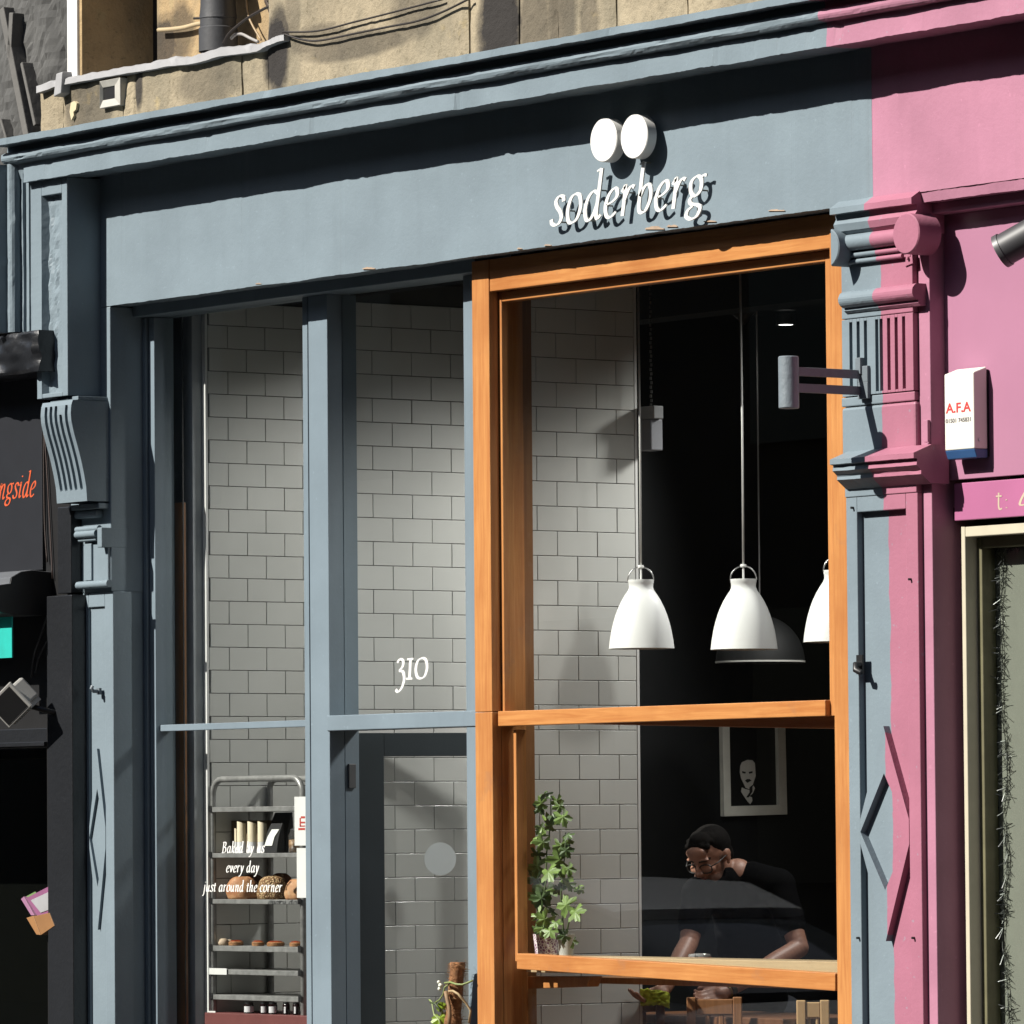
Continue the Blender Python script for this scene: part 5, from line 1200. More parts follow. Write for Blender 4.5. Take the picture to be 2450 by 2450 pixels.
# ------------------------------------------------------------ bread rack in the left window, parallel to the street
Yr0, Yr1 = Yt + .014, Yt + .30                          # front and back
rk = thing('bread_rack', 'steel tube bread rack with five shelves in the left window', 'bread rack', (XwL + .3, Yr0, .02))
def R(x, y, Y=None): return P(x, y, Yr0 if Y is None else Y)
xl0r, xr0r = R(509, 1900).x, R(724, 1900).x; zc_t = R(509, 1905).z; ztop = R(610, 1863).z; hC = ztop - zc_t
M_galv = plain('galvanised_steel', (.42, .42, .41), .38, metal=.35, var=.25, vscale=25)
pts = [(xl0r, .03), (xl0r, zc_t)] + [(xl0r + .07 - .07 * cos(radians(a)), zc_t + hC * sin(radians(a))) for a in range(15, 91, 15)] + [(xr0r - .07 + .07 * sin(radians(a)), ztop - hC * (1 - cos(radians(a)))) for a in range(0, 91, 15)] + [(xr0r, .03)]
MB().tube([(x, Yr0, z) for x, z in pts], .0135, 12).build('tube_frame', M_galv, rk, smooth=True)
MB().tube([(max(x, XwL + .02), Yr1, z) for x, z in pts], .0135, 12).build('rear_frame', M_galv, rk, smooth=True)
shelf_z = []
for (ya, yb_) in ((1930, 1942), (2041, 2052), (2152, 2163), (2264, 2277), (2321, 2333), (2382, 2394), (2425, 2452)):
    z1, z0 = R(610, ya).z, R(610, yb_).z; shelf_z.append(z1)
    if ya > 2400: box('red_brown_shelf', plain('oxblood_shelf', (.22, .07, .065), .5), rk, XwL + .006, xr0r + .25, Yr0 - .05, Yr1 + .05, z0 - .1, z1, .003)
    else:
        box('shelf', M_galv, rk, xl0r + .002, xr0r - .002, Yr0 - .016, Yr1 + .014, z0, z1, .002)
        for xx in (xl0r + .004, xr0r - .004): box('shelf_clip', M_blk, rk, xx - .012, xx + .014, Yr0 - .019, Yr0 - .0165, z0 + .002, z1 + .006, .001)
M_cr = plain('cream_paper', (.95, .83, .60), .7); M_wp = plain('white_wrapper', (.82, .82, .84), .6)
z2 = shelf_z[1]; Yi = Yr0 + .05
def cyl_thing(label, x0, x1, y0, Y, split):
    a, b = P(x0, 2040, Y).x, P(x1, 2040, Y).x; wpx = (x1 - x0) * (P(x0, 2040, Y) - CAM).dot(FW) / FOC; r = wpx / 2 * .98
    c = Vector(((a + b) / 2, Y, z2 + .0006)); h = P((x0 + x1) / 2, y0, Y).z - z2; zs = h * split
    t = thing('paper_roll', label, 'paper roll', c, 'cream paper rolls on the bread rack')
    MB().lathe([(r, 0), (r, zs - .0005)], c, 24, close=True).build('white_wrapper', M_wp, t, smooth='auto')
    mb = MB(); mb.lathe([(r * .985, zs), (r * .985, h)], c, 24, close=True)
    for v in mb.b.verts:
        if v.co.z > c.z + h - 1e-4: v.co.z -= .55 * ((v.co - c).dot(RV) + r) * .5
    mb.build('roll', M_cr, t, smooth='auto')
for x0, x1, lab in ((567, 590, 'cream paper roll in white wrapper, left of the three tall ones'), (592, 615, 'cream paper roll in white wrapper, middle of the three tall ones'), (616.5, 639.5, 'cream paper roll in white wrapper beside the black bag')): cyl_thing(lab, x0, x1, 1965, Yi, .35)
cyl_thing('short narrow cream roll at the left end of the row of rolls', 561, 570, 1982, Yi + .012, .45)
bg = thing('bakery_box', 'brown card box backing the cream rolls on the rack', 'box', P(600, 2040, Yi + .06))
box('card_box', plain('brown_card', (.22, .16, .09), .8), bg, P(556, 2040, Yi + .05).x, P(640, 2040, Yi + .05).x, Yi + .045, Yi + .10, z2 + .0006, P(600, 1963, Yi + .05).z, .002)
M_bag = plain('black_bag_paper', (.016, .016, .018), .55, bump=.4, bscale=60)
def bag(label, x0, x1, y0, Y, dep, lbl):
    t = thing('paper_bag', label, 'bag', P((x0 + x1) / 2, 2040, Y), 'black bags on the bread rack')
    a, b = P(x0, 2038, Y).x, P(x1, 2038, Y).x; zt = P((x0 + x1) / 2, y0, Y).z; z0 = z2 + .0006; mb = MB(); Rg = []; W = b - a
    def dd(f): return dep * (1 - .85 * f ** 1.5)
    for k in range(9):
        f = k / 8; d = dd(f); l = .028 * f * f
        Rg.append([mb.b.verts.new(p) for p in ((a + l + .004 * sin(f * 7), Y - d / 2, z0 + (zt - z0) * f), (b + l * .6, Y - d / 2, z0 + (zt - z0) * f), (b + l * .6, Y + d / 2, z0 + (zt - z0) * f), (a + l, Y + d / 2, z0 + (zt - z0) * f))])
    for p, q in zip(Rg, Rg[1:]):
        for k in range(4): mb.face([p[k], p[(k + 1) % 4], q[(k + 1) % 4], q[k]])
    mb.face(Rg[0]); mb.face(Rg[-1]); mb.build('bag_body', M_bag, t, .003)
    if lbl:
        mb = MB(); q = []
        for f, u in ((.24, .08), (.24, .66), (.55, .72), (.80, .92), (.80, .35), (.55, .18)): q.append((a + .024 * f * f + W * u, Y - dd(f) / 2 - .004, z0 + (zt - z0) * f))
        A = [mb.b.verts.new(p) for p in q]; B = [mb.b.verts.new((p[0], p[1] + .001, p[2])) for p in q]; mb.face(A); mb.face(B); [mb.face([A[k], A[(k + 1) % 6], B[(k + 1) % 6], B[k]]) for k in range(6)]
        mb.build('white_label', M_sign, t)
bag('black coffee bag with a white label beside the cream rolls', 641, 672, 1970, Yi - .005, .045, True)
bag('taller plain black bag behind the labelled one', 650, 694, 1944, Yi + .07, .05, False)
gj = thing('granola_jar', 'clip jar of granola half hidden by the white price notice', 'jar', P(705, 2035, Yi))
a, b = P(690, 2036, Yi).x, P(724, 2036, Yi).x; r = 17 * 25.5 / FOC; c = Vector(((a + b) / 2, Yi, z2 + .0006)); hg = P(705, 1985, Yi).z - z2
m_, t_, b_ = _new('granola_oats'); v = _n(t_, 'ShaderNodeTexVoronoi'); v.inputs['Scale'].default_value = 150; t_.links.new(_pos(t_), v.inputs['Vector']); t_.links.new(_mix(t_, _math(t_, 'MULTIPLY', v.outputs['Color'], 1.0), (.50, .30, .14), (.16, .07, .03)), b_.inputs['Base Color']); M_gran = m_
MB().lathe([(.0001, .001), (r * .94, .001), (r * .97, hg * .55), (.0001, hg * .58)], c, 24).build('granola', M_gran, gj, smooth=True)
MB().lathe([(.0001, 0), (r, 0), (r, hg * .75), (r * .75, hg * .92), (r * .8, hg), (.0001, hg + .012)], c, 24).build('jar_glass', glass('granola_jar_glass', (.9, .92, .9), boost=2.5, body=.06), gj, smooth=True)
# loaves
def loaf_mat(name, col, dark, seeds=False):
    m, t, bs = _new(name); p = _pos(t); n1 = _noise(t, p, 14, 5, .6, .4)
    col = alb(col); dark = alb(dark); c = _mix(t, _ramp(t, n1, .38, .66), col, dark); c = _mix(t, _ramp(t, _noise(t, p, 30, 4, .6), .58, .70), c, alb((.74, .50, .30)))
    if seeds:
        v = _n(t, 'ShaderNodeTexVoronoi'); v.inputs['Scale'].default_value = 130; t.links.new(p, v.inputs['Vector'])
        c = _mix(t, _ramp(t, v.outputs['Distance'], .30, .48), alb((.85, .62, .32)), alb((.32, .16, .06))); _bump(t, bs, v.outputs['Distance'], .9, .006)
    else: _bump(t, bs, n1, .5, .008)
    t.links.new(c, bs.inputs['Base Color']); bs.inputs['Roughness'].default_value = .7; return m
def loaf(label, x0, x1, y0, Y, mat, seed, zb):
    t = thing('bread_loaf', label, 'loaf', P((x0 + x1) / 2, 2150, Y), 'crusty loaves on the middle shelf')
    c = P((x0 + x1) / 2, 2150, Y); wd_ = (x1 - x0) * 25.6 / FOC / 2; zt = P((x0 + x1) / 2, y0, Y).z; mb = MB(); nu, nv = 32, 16; Rr_ = []
    ex = Vector((RV.x, RV.y, 0)).normalized(); ey = Vector((-ex.y, ex.x, 0))
    for k in range(nv + 1):
        f = k / nv; ring = []
        for i in range(nu):
            an = 2 * pi * i / nu; th = f * pi * .5; rr_ = (cos(th) ** .55 if f < 1 else 0); q = Vector((cos(an), sin(an), th))
            d = 1 + .10 * noise.noise(q * 1.6 + Vector((seed, 0, 0))) + .05 * noise.noise(q * 5 + Vector((0, seed, 0)))
            zz = sin(th) * (zt - zb); under = .86 + .14 * min(1, f * 6)
            if seed in (1, 4) and f > .55: zz -= .010 * max(0, 1 - abs(sin(an + .5) * rr_) * 7)
            p_ = ex * (wd_ * cos(an) * rr_ * d * under) + ey * (.050 * sin(an) * rr_ * d * under)
            ring.append(mb.b.verts.new((c.x + p_.x, Y + p_.y, zb + .0006 + zz)))
        Rr_.append(ring)
    for p, q in zip(Rr_, Rr_[1:]):
        for i in range(nu): mb.face([p[i], p[(i + 1) % nu], q[(i + 1) % nu], q[i]])
    mb.face(Rr_[0]); mb.build('crust', mat, t, smooth=True)
z3 = shelf_z[2]; M_crust = loaf_mat('floury_crust', (.80, .44, .21), (.50, .19, .07)); M_crd = loaf_mat('dark_crust', (.25, .085, .03), (.12, .035, .012)); M_seed = loaf_mat('seeded_crust', (.5, .3, .1), (.2, .1, .03), True)
loaf('dark crusted loaf at the back left behind the floury one', 570, 640, 2092, Yi + .12, M_crd, 5, z3)
loaf('dark crusted loaf at the back right behind the seeded one', 640, 705, 2089, Yi + .12, M_crd, 6, z3)
loaf('floury split top loaf at the left of the middle shelf', 538, 622, 2097, Yi + .01, M_crust, 1, z3)
loaf('oat seeded round loaf in the middle of the shelf', 612, 690, 2096, Yi, M_seed, 2, z3)
loaf('pale floury loaf cut off by the white notice', 679, 745, 2103, Yi - .005, M_crust, 4, z3)
# pastries, cards and jars lower down
z4 = shelf_z[3]
for i, (x, rr_, lab) in enumerate(((500, .024, 'pale knotted bun at the left end of the lower shelf'), (514, .024, 'pale knotted bun second from the left post'), (527, .024, 'pale knotted bun nearest the red tarts'), (540, .020, 'small pale bun behind the red tarts'))):
    Y = Yi - .03 + .03 * (i % 2); q = P(x + 8, 2258, Y); t = thing('bun', lab, 'bun', q, 'pale buns on the lower shelf')
    MB().lathe([(.0001, 0), (rr_ * .9, .001), (rr_, rr_ * .5), (rr_ * .7, rr_ * 1.1), (rr_ * .3, rr_ * 1.25), (.0001, rr_ * 1.1)], (q.x, Y, z4 + .0006), 16).build('dough', plain('bun_dough', (.62, .47, .33), .7, var=.3, vscale=60) if i == 0 else bpy.data.materials['bun_dough'], t, smooth=True)
    MB().lathe([(rr_ * .55, rr_ * .95), (rr_ * .62, rr_ * 1.12), (rr_ * .45, rr_ * 1.2)], (q.x, Y, z4 + .0006), 12).build('sugar_ring', M_cr, t, smooth=True)
for i, (x0, x1) in enumerate(((556, 592), (612, 642), (648, 690), (702, 732))):
    c = P((x0 + x1) / 2, 2258, Yi); s_ = (x1 - x0) * 25.6 / FOC / 2
    t = thing('berry_tart', 'flat red berry tart, %s on the lower shelf' % ('first after the buns', 'small one second', 'large glossy one third', 'last one by the mullion')[i], 'tart', (c.x, Yi - .02, z4 + .0006), 'red tarts on the lower shelf')
    for nm, pr, mt in (('pastry', [(.0001, 0), (1, .001), (1.05, .014), (.9, .018)], ('tart_pastry', (.42, .20, .08), .6, 0)), ('berries', [(.9, .018), (.6, .023), (.0001, .024)], ('berry_glaze', (.38, .06, .02), .25, .8))):
        MB().lathe([(r_ * s_, z_) for r_, z_ in pr], (c.x, Yi - .02, z4 + .0006), 20).build(nm, plain(mt[0], mt[1], mt[2], var=.4, vscale=90, bump=mt[3]) if i == 0 else bpy.data.materials[mt[0]], t, smooth='auto')
def card(label, x0, x1, y0, y1, Y):
    a, b = P(x0, y1, Y), P(x1, y0, Y)
    return tag(MB().box(a.x, b.x, Y - .002, Y, a.z, b.z).build('price_card', M_white), label, 'price card', 'white cards on the rack')
card('wide white price card at the left of the fifth shelf edge', 496, 543, 2317, 2331, Yr0 - .021)
card('small white card on the lowest shelf by the left post', 498, 516, 2419, 2426, Yr0 - .03)
M_jam = plain('dark_jam', (.02, .008, .008), .12); zj_b = shelf_z[6]
for i, (x0, x1, lx0, lx1, lab) in enumerate(((583, 608, 585, 607, 'squat jam jar with a pale label, left of the group'), (622, 640, 625, 637, 'dark jam jar with a narrow white label second along'), (642, 664, 644, 661, 'dark jam jar with a wide white label in the middle'), (676, 694, 680, 684, 'dark jam jar with a thin white strip label'), (700, 718, 704, 708, 'dark jam jar with a thin strip label by the mullion'))):
    Y = Yr0 + .0; c = P((x0 + x1) / 2, 2425, Y); h = P(x0, 2398, Y).z - zj_b; r = (x1 - x0) * 25.5 / FOC / 2
    t = thing('jam_jar', lab, 'jar', (c.x, Y, zj_b), 'jam jars at the bottom of the rack')
    MB().lathe([(.0001, 0), (r, 0), (r, h * .8), (r * .85, h * .86)], (c.x, Y, zj_b + .0006), 20).build('jar_body', M_jam, t, smooth='auto')
    MB().lathe([(r * .9, h * .861), (r * .9, h), (.0001, h)], (c.x, Y, zj_b + .0006), 20, close=True).build('jar_cap', M_blk, t, smooth='auto')
    f0, f1 = (lx0 - (x0 + x1) / 2) / (x1 - x0) * 2, (lx1 - (x0 + x1) / 2) / (x1 - x0) * 2; mb = MB(); V = []
    b0 = math.atan2(-FW.y, -FW.x)
    for k in range(9):
        u = max(-.98, min(.98, f0 + (f1 - f0) * k / 8)); an = b0 - math.asin(u) * -1
        q = Vector((cos(an), sin(an), 0)); V.append([mb.b.verts.new(Vector((c.x, Y, 0)) + q * (r + e_) + Vector((0, 0, zj_b + h * zz))) for zz in (.12, .66) for e_ in (.0006, .0014)])
    for p, q in zip(V, V[1:]):
        for m0, m1 in ((0, 1), (1, 3), (3, 2), (2, 0)): mb.face([p[m0], p[m1], q[m1], q[m0]])
    mb.build('jar_label', M_wp, t)
# notices taped inside the pane beside the mullion
Yn = YM + .064
def notice(label, x0, x1, y0, y1):
    a, b = P(x0, y1, Yn), P(x1, y0, Yn); t = thing('notice', label, 'notice', (a.x, Yn, a.z), 'white notices by the mullion')
    box('paper', M_white, t, a.x, b.x, Yn, Yn + .002, Z_((x0 + x1) / 2, y1, Yn), Z_((x0 + x1) / 2, y0, Yn)); return t
nn_ = notice('upper white notice with red print taped beside the mullion', 705, 742, 1906, 2023)
M_red = plain('red_notice_print', (.62, .07, .05), .6)
for x0, x1, y0, y1 in ((714, 730, 1981, 1986), (717, 720, 1957, 1978), (720, 730, 1953, 1958), (720, 730, 1966, 1970), (718, 730, 1975, 1978)):
    box('red_print', M_red, nn_, X_(x0, Yn, y0), X_(x1, Yn, y0), Yn - .0008, Yn - .0001, Z_(717, y1, Yn), Z_(717, y0, Yn))
notice('lower blank white notice taped beside the mullion', 710.5, 742, 2029, 2148)
# bent oak batten standing in the window corner
tag(MB().box(X_(419, .205, 1500), X_(437, .205, 1500), .205, .225, .02, Z_(434, 1202, .205)).build('oak_batten', M_oak, None, .002), 'tall thin oak batten standing upright inside the left window corner', 'batten')

# ------------------------------------------------------------ moss pole plant outside the door
mp = thing('moss_pole_plant', 'climbing plant tied to a coir moss pole in front of the door', 'potted plant', P(1085, 2600, .0))
Ym = .0
pb, ptp = P(1083, 2460, Ym), P(1095, 2302, Ym); dpp = (ptp - pb).normalized(); rP = .030
M_coir = plain('coir_fibre', (.33, .15, .06), .95, var=.4, bump=1.0, bscale=90, vscale=50)
mb = MB(); V = []
for k in range(33):
    f = k / 32; c = pb - dpp * .55 + dpp * ((ptp - pb).length + .55) * f; ring = []
    for i in range(20):
        a = 2 * pi * i / 20; rr_ = rP * (1 + .16 * noise.noise((cos(a) * 2, sin(a) * 2, f * 22))) * (.93 if f > .98 else 1) * (1 + .16 * (f < .75))
        ring.append(mb.b.verts.new(c + Vector((cos(a), sin(a), 0)) * rr_))
    V.append(ring)
for a, b in zip(V, V[1:]):
    for i in range(20): mb.face([a[i], a[(i + 1) % 20], b[(i + 1) % 20], b[i]])
mb.face(V[-1]); mb.build('coir_pole', M_coir, mp, smooth=True)
fib = MB(); r4 = random.Random(5)
for k in range(420):
    f = r4.random(); c = pb - dpp * .1 + dpp * ((ptp - pb).length + .1) * f; a = r4.uniform(0, 2 * pi); q = c + Vector((cos(a), sin(a), 0)) * rP * 1.03
    tdir = Vector((-sin(a), cos(a), r4.uniform(-.8, .8))).normalized() * r4.uniform(.01, .035)
    fib.tube([q, q + tdir * .5 + Vector((cos(a), sin(a), 0)) * .006, q + tdir + Vector((cos(a), sin(a), 0)) * r4.uniform(-.004, .012)], .0007, 3, caps=False)
fo = fib.build('coir_strands', plain('pale_coir', (.50, .27, .12), .9), mp); fo['kind'] = 'stuff'
M_vg = plain('green_vine', (.30, .38, .12), .5); M_vb = plain('brown_vine', (.32, .20, .10), .7); M_vt = plain('tan_vine', (.52, .38, .20), .6)
def vine(name, pts, r, m, par=mp): return MB().tube([P(x, y, Ym + dy) for x, y, dy in pts], r, 7).build(name, m, par, smooth=True)
vine('vine', [(1064, 2352, -.05), (1078, 2350, -.06), (1092, 2355, -.06), (1106, 2356, -.05), (1120, 2351, -.03), (1131, 2346, -.02)], .0042, M_vg)
vine('vine', [(1074, 2372, -.045), (1084, 2371, -.05), (1096, 2378, -.05), (1104, 2388, -.04), (1115, 2400, -.02), (1126, 2418, -.01), (1122, 2448, -.01)], .005, M_vt)
vine('vine', [(1066, 2372, -.05), (1070, 2390, -.05), (1075, 2410, -.05), (1076, 2430, -.05), (1074, 2460, -.05)], .0085, M_vb)
vine('vine', [(1078, 2352, -.045), (1064, 2362, -.05), (1060, 2380, -.05), (1052, 2392, -.045), (1041, 2399, -.04)], .0032, M_vg)
vine('vine', [(1027, 2392, -.04), (1033, 2396, -.04), (1038, 2425, -.04), (1050, 2440, -.04), (1056, 2456, -.04)], .0035, M_vg)
vine('vine', [(1030, 2398, -.04), (1042, 2402, -.04), (1054, 2418, -.04)], .0045, plain('dark_vine', (.05, .08, .02), .6))
mb = MB()
for (x, y, s_) in ((1054, 2358, .010), (1050, 2350, .008), (1052, 2366, .009)):
    q = P(x, y, Ym - .05); mb.lathe([(.0001, -s_), (s_ * .8, -s_ * .5), (s_, 0), (s_ * .8, s_ * .6), (.0001, s_)], q, 10)
mb.build('pale_flower', plain('pale_petal', (.80, .82, .70), .6), mp, smooth=True)
q = P(1052, 2430, Ym - .03); mb = leaf_mesh(1); lo = mb.build('leaf', plain('sunlit_leaf', (.24, .36, .02), .4, var=.15, vscale=30), mp)
lo.matrix_basis = Matrix.Translation(q) @ ((-FW + Vector((-.3, 0, .3))).normalized().to_track_quat('Z', 'Y').to_matrix() @ Matrix.Rotation(pi + .3, 3, 'Z')).to_4x4() @ Matrix.Scale(.095, 4)
q = P(1060, 2415, Ym - .02); l2 = bpy.data.objects.new('leaf', lo.data); COL.objects.link(l2); put(l2, mp)
l2.matrix_basis = Matrix.Translation(q) @ ((-FW + Vector((.5, 0, .2))).normalized().to_track_quat('Z', 'Y').to_matrix() @ Matrix.Rotation(.5, 3, 'Z')).to_4x4() @ Matrix.Scale(.05, 4)
q = P(1083, 2460, Ym); MB().lathe([(.0001, .0), (.13, .0), (.17, .30), (.155, .30), (.15, .26), (.0001, .26)], (q.x, q.y, .0005), 28).build('plant_pot', plain('terracotta', (.36, .15, .08), .8), mp, smooth='auto')

# ------------------------------------------------------------ the man behind the window
D0 = (P(1690, 2050, 1.20) - CAM).dot(FW)
def MQ(x, y, dd=0.0): return PD(x, y, D0 + dd)
def blob(name, balls, voxel, mats, parent, smooth=4, pick=None):
    """balls: (centre, radius) or (centre, (rx,ry,rz), 3x3 axes); fused into one skin by voxel remeshing"""
    bm = bmesh.new()
    for b in balls:
        c, r = b[0], b[1]; ax = b[2] if len(b) > 2 else Matrix.Identity(3)
        g = bmesh.ops.create_icosphere(bm, subdivisions=3, radius=1)
        rv = Vector((r, r, r)) if not hasattr(r, '__len__') else Vector(r)
        for v in g['verts']: v.co = c + ax @ Vector((v.co.x * rv.x, v.co.y * rv.y, v.co.z * rv.z))
    me = bpy.data.meshes.new(name); bm.to_mesh(me); bm.free(); o = bpy.data.objects.new(name, me); COL.objects.link(o)
    m = o.modifiers.new('fuse', 'REMESH'); m.mode = 'VOXEL'; m.voxel_size = voxel
    m = o.modifiers.new('soft', 'SMOOTH'); m.factor = .5; m.iterations = smooth
    me2 = bpy.data.meshes.new_from_object(o.evaluated_get(bpy.context.evaluated_depsgraph_get())); me2.name = name
    bpy.data.objects.remove(o); me2.materials.clear()
    for q in mats: me2.materials.append(q)
    for p in me2.polygons:
        p.use_smooth = True
        if pick: p.material_index = pick(p.center)
    o = bpy.data.objects.new(name, me2); COL.objects.link(o); put(o, parent); return o
def limb(pts, n=8):
    out = []
    for (a, ra), (b, rb) in zip(pts, pts[1:]):
        L = (b - a).length; k = max(3, int(L / (min(ra, rb) * .45)))
        for i in range(k + 1): f = i / k; out.append((a.lerp(b, f), ra + (rb - ra) * f))
    return out
man = thing('person', 'person with short dark hair, glasses and black t-shirt leaning over a table', 'person', (MQ(1760, 2100, .2).x, MQ(1760, 2100, .2).y, .02))
M_skin = plain('skin', (.50, .25, .17), .5, var=.06, vscale=25, bump=.1); M_beard = plain('stubble_beard', (.24, .13, .095), .8); M_lip = plain('lips', (.34, .13, .11), .5); M_brow = plain('eyebrows', (.035, .024, .02), .8)
M_hair = plain('dark_hair', (.009, .0075, .007), .9, bump=.8, bscale=220, spec=.1); M_shirt = plain('black_t_shirt', (.006, .006, .007), .95, bump=.4, bscale=30, spec=.03); M_tr = plain('dark_trousers', (.02, .024, .035), .9)
HC = MQ(1697, 2054)
fa = (RV * -.52 + UV * -.42 - FW * .74).normalized(); ea = (RV * .82 + UV * .06 - FW * .52); ea = (ea - fa * ea.dot(fa)).normalized()
na = fa.cross(ea); na = na if na.dot(UV) > 0 else -na
HX = Matrix((ea, fa, na)).transposed()                     # columns: his left, forwards, up
def H(a, b, c): return HC + HX @ Vector((a, b, c))
head = [(H(0, -.018, .032), (.076, .096, .088), HX), (H(0, .012, -.010), (.066, .078, .090), HX), (H(0, .034, -.062), (.050, .050, .050), HX), (H(0, .062, -.092), (.026, .022, .022), HX),
        (H(.034, .030, -.060), (.028, .045, .035), HX), (H(-.034, .030, -.060), (.028, .045, .035), HX), (H(.034, .060, -.016), (.026, .022, .020), HX), (H(-.034, .060, -.016), (.026, .022, .020), HX),
        (H(0, .076, .034), (.056, .018, .012), HX), (H(0, .074, .06), (.05, .02, .03), HX),
        (H(0, .085, .012), (.0095, .012, .016), HX), (H(0, .094, -.004), (.011, .014, .014), HX), (H(0, .103, -.020), (.0135, .014, .012), HX), (H(.011, .093, -.024), (.009, .010, .008), HX), (H(-.011, .093, -.024), (.009, .010, .008), HX),
        (H(0, .083, -.048), (.026, .011, .007), HX), (H(0, .080, -.061), (.022, .011, .007), HX)]
for s_ in (-1, 1):
    head += [(H(s_ * .080, -.020, .004), (.008, .017, .030), HX), (H(s_ * .083, -.028, .014), (.006, .013, .018), HX), (H(s_ * .079, -.014, -.022), (.007, .009, .011), HX)]
nb = MQ(1765, 2092, .06)
neck = limb([(H(0, -.035, -.05), .058), (H(0, -.05, -.10).lerp(nb, .6), .058), (nb, .066)])
shL, shR = MQ(1862, 2120, .04), MQ(1672, 2140, -.02)
elL, wrL = MQ(1912, 2268, -.08), MQ(1738, 2372, -.34)
elR, wrR = MQ(1648, 2255, -.12), MQ(1592, 2364, -.34)
armL = limb([(shL, .056), (shL.lerp(elL, .5), .048), (elL, .040), (elL.lerp(wrL, .3), .042), (wrL, .028)]); armR = limb([(shR, .056), (shR.lerp(elR, .5), .048), (elR, .040), (elR.lerp(wrR, .3), .042), (wrR, .028)])
def hand(w_, to, spread, side, curl):
    d = (to - w_).normalized(); lat = (spread - d * spread.dot(d)).normalized(); nn = d.cross(lat)
    out = limb([(w_, .027), (w_ + d * .03, .030)])
    for k in range(4):
        u = (k - 1.5) * .019; base = w_ + d * .085 + lat * u; ln = (.068, .078, .074, .058)[k]
        out += limb([(w_ + d * .02 + lat * u * .7, .017), (base, .0115)])
        p1 = base + d * ln * .45 + nn * curl * .25 * ln; p2 = p1 + d * ln * .32 + nn * curl * .5 * ln; p3 = p2 + d * ln * .2 + nn * curl * .6 * ln
        out += limb([(base, .0105), (p1, .0095), (p2, .0088), (p3, .0075)])
    t0 = w_ + d * .025 - lat * side * .022; t1 = t0 + d * .035 - lat * side * .028; t2 = t1 + d * .034 - lat * side * .006 + nn * .012
    return out + limb([(t0, .016), (t1, .0125), (t2, .010)])
hL = hand(wrL, MQ(1662, 2398, -.40), UV * .8 + FW * .6, -1, -.5); hR = hand(wrR, MQ(1552, 2392, -.38), UV * .5 + FW * .9, -1, -.9)
hip = MQ(1822, 2440, .30)
core = limb([(nb, .06), (nb.lerp(hip, .35), .10), (nb.lerp(hip, .7), .105), (hip, .10)]) + limb([(shL, .06), (nb.lerp(hip, .18), .09), (shR, .06)])
legs = []
for s_ in (-1, 1):
    hp_ = hip + RV * (.08 * s_); kn = Vector((hp_.x - .05, hp_.y + .03, .50)); an = Vector((hp_.x + .02, hp_.y + .06, .10))
    legs.append([(hp_, .095), (kn, .062), (an, .045)])
def pick(p):
    q = HX.transposed() @ (p - HC); a, b, c = q
    if q.length > .17: return 0
    if abs(a) < .022 and -.066 < c < -.043 and b > .078: return 2
    if abs(c - .030) < .0055 and .012 < abs(a) < .048 and b > .055: return 3
    if c < -.035 - .35 * max(0, abs(a) - .03) and b > .005 and c > -.13 and (c < -.040 or abs(a) > .028): return 1
    if abs(a) > .055 and -.05 < c < .02 and -.0 < b < .022: return 1
    return 0
body = blob('body', head + neck + armL + armR + hL + hR + core + limb(legs[0]) + limb(legs[1]), .0046, [M_skin, M_beard, M_lip, M_brow], man, 3, pick)
cap = [(H(0, -.034, .046), (.082, .090, .084), HX), (H(0, .026, .104), (.046, .040, .024), HX), (H(.045, -.022, .066), (.036, .055, .045), HX), (H(-.045, -.022, .066), (.036, .055, .045), HX), (H(0, -.075, -.01), (.066, .045, .06), HX)]
r5 = random.Random(2)
for k in range(60):
    a, b = r5.uniform(-.055, .055), r5.uniform(-.06, .062); cap.append((H(a, b, .112 - 5 * a * a - 4 * (b + .01) ** 2), .013))
blob('hair', cap, .005, [M_hair], man, 2)
sleeve = lambda a, e: limb([(a, .072), (a.lerp(e, .35), .066), (a.lerp(e, .62), .062)])
blob('t_shirt', limb([(nb + (hip - nb) * .06, .070), (nb.lerp(hip, .25), .135), (nb.lerp(hip, .6), .135), (hip, .125)]) + limb([(shL, .075), (nb.lerp(hip, .14), .105), (shR, .075)]) + limb([(nb + UV * .0 + (shL - nb) * .35, .072), (shL, .073)]) + limb([(nb + (shR - nb) * .35, .072), (shR, .073)]) + sleeve(shL, elL) + sleeve(shR, elR), .009, [M_shirt], man, 4)
blob('trousers', limb([(hip, .128), (hip - Vector((0, 0, .1)), .13)]) + limb([(p, r + .014) for p, r in legs[0]]) + limb([(p, r + .014) for p, r in legs[1]]), .012, [M_tr], man, 3)
for l in legs:
    f = Vector((fa.x, fa.y, 0)).normalized(); a = Vector((l[2][0].x, l[2][0].y, .06)); blob('shoe', limb([(a, .045), (a + f * .09 + Vector((0, 0, -.005)), .042), (a + f * .16 + Vector((0, 0, -.01)), .034)]), .009, [M_blk], man, 2)
gls = MB()
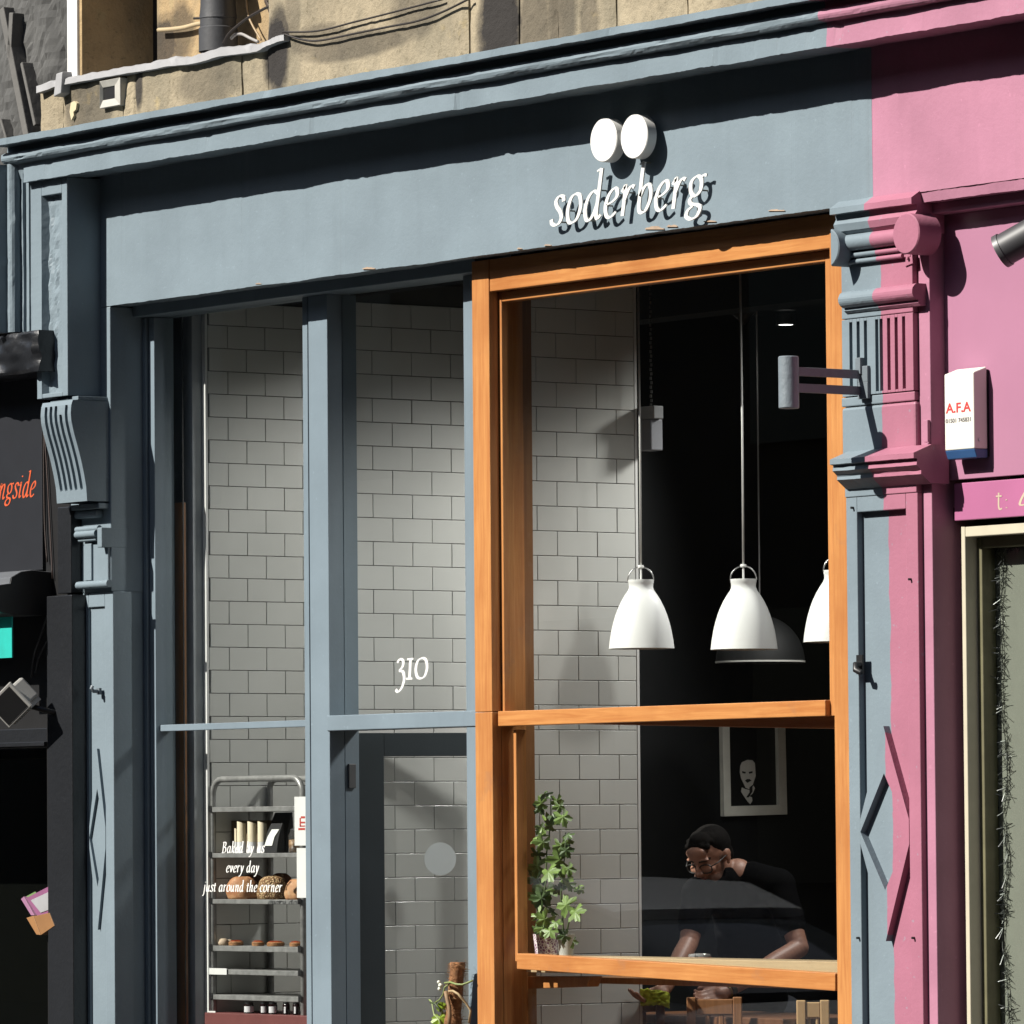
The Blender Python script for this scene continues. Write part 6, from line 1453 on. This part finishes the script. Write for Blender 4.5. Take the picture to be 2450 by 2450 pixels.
for s_ in (-1, 1):
    loop = [H(s_ * .034 + .026 * cos(t), .092 - .010 * abs(s_ * .034 + .026 * cos(t)) / .05, -.004 + .019 * (abs(sin(t)) ** .7) * (1 if sin(t) > 0 else -1)) for t in [2 * pi * k / 24 for k in range(25)]]
    gls.tube(loop, .0026, 6); gls.tube([H(s_ * .060, .084, .006), H(s_ * .076, .05, .008), H(s_ * .083, -.012, .012), H(s_ * .082, -.030, -.002)], .0026, 6)
gls.tube([H(-.010, .096, .002), H(0, .098, .005), H(.010, .096, .002)], .0024, 6)
gls.build('glasses', M_blk, man, smooth=True)
wd = (wrL - elL).normalized(); wq = wd.to_track_quat('Z', 'Y').to_matrix(); wc = wrL - wd * .022
mb = MB(); mb.lathe([(.031, -.012), (.0335, -.010), (.0335, .010), (.031, .012)], (0, 0, 0), 24)
for v in mb.b.verts: v.co = wc + wq @ v.co
wa = mb.build('watch', plain('dark_watch_strap', (.05, .045, .03), .5), man, smooth='auto')
mb = MB(); mb.lathe([(.030, -.003), (.0325, 0), (.030, .003)], (0, 0, 0), 24)
for v in mb.b.verts: v.co = wc + wd * .020 + wq @ v.co
mb.build('bracelet', plain('brass_bracelet', (.55, .42, .18), .35, metal=.8), man, smooth=True)
# cleaning cloth under the other hand
cl = MB(); V = []
o0 = MQ(1567, 2386, -.42)
for i in range(17):
    row = []
    for j in range(13):
        u, v = (i / 16 - .5), (j / 12 - .5)
        p = o0 + RV * (u * .115) + UV * (v * .062 - .05 * max(0, u - .2) + .010 * noise.noise((u * 6, v * 6, 1))) - FW * (.02 + .02 * noise.noise((u * 7, v * 8, 3)) - .10 * abs(u) ** 2)
        row.append(cl.b.verts.new(p))
    V.append(row)
for a, b in zip(V, V[1:]):
    for j in range(12): cl.face([a[j], a[j + 1], b[j + 1], b[j]])
co = cl.build('cleaning_cloth', plain('yellow_green_cloth', (.55, .62, .04), .85, var=.15), None, smooth=True)
co.modifiers.new('thick', 'SOLIDIFY').thickness = .004
tag(co, 'yellow green cleaning cloth held in the hand above the dark chair', 'cloth')
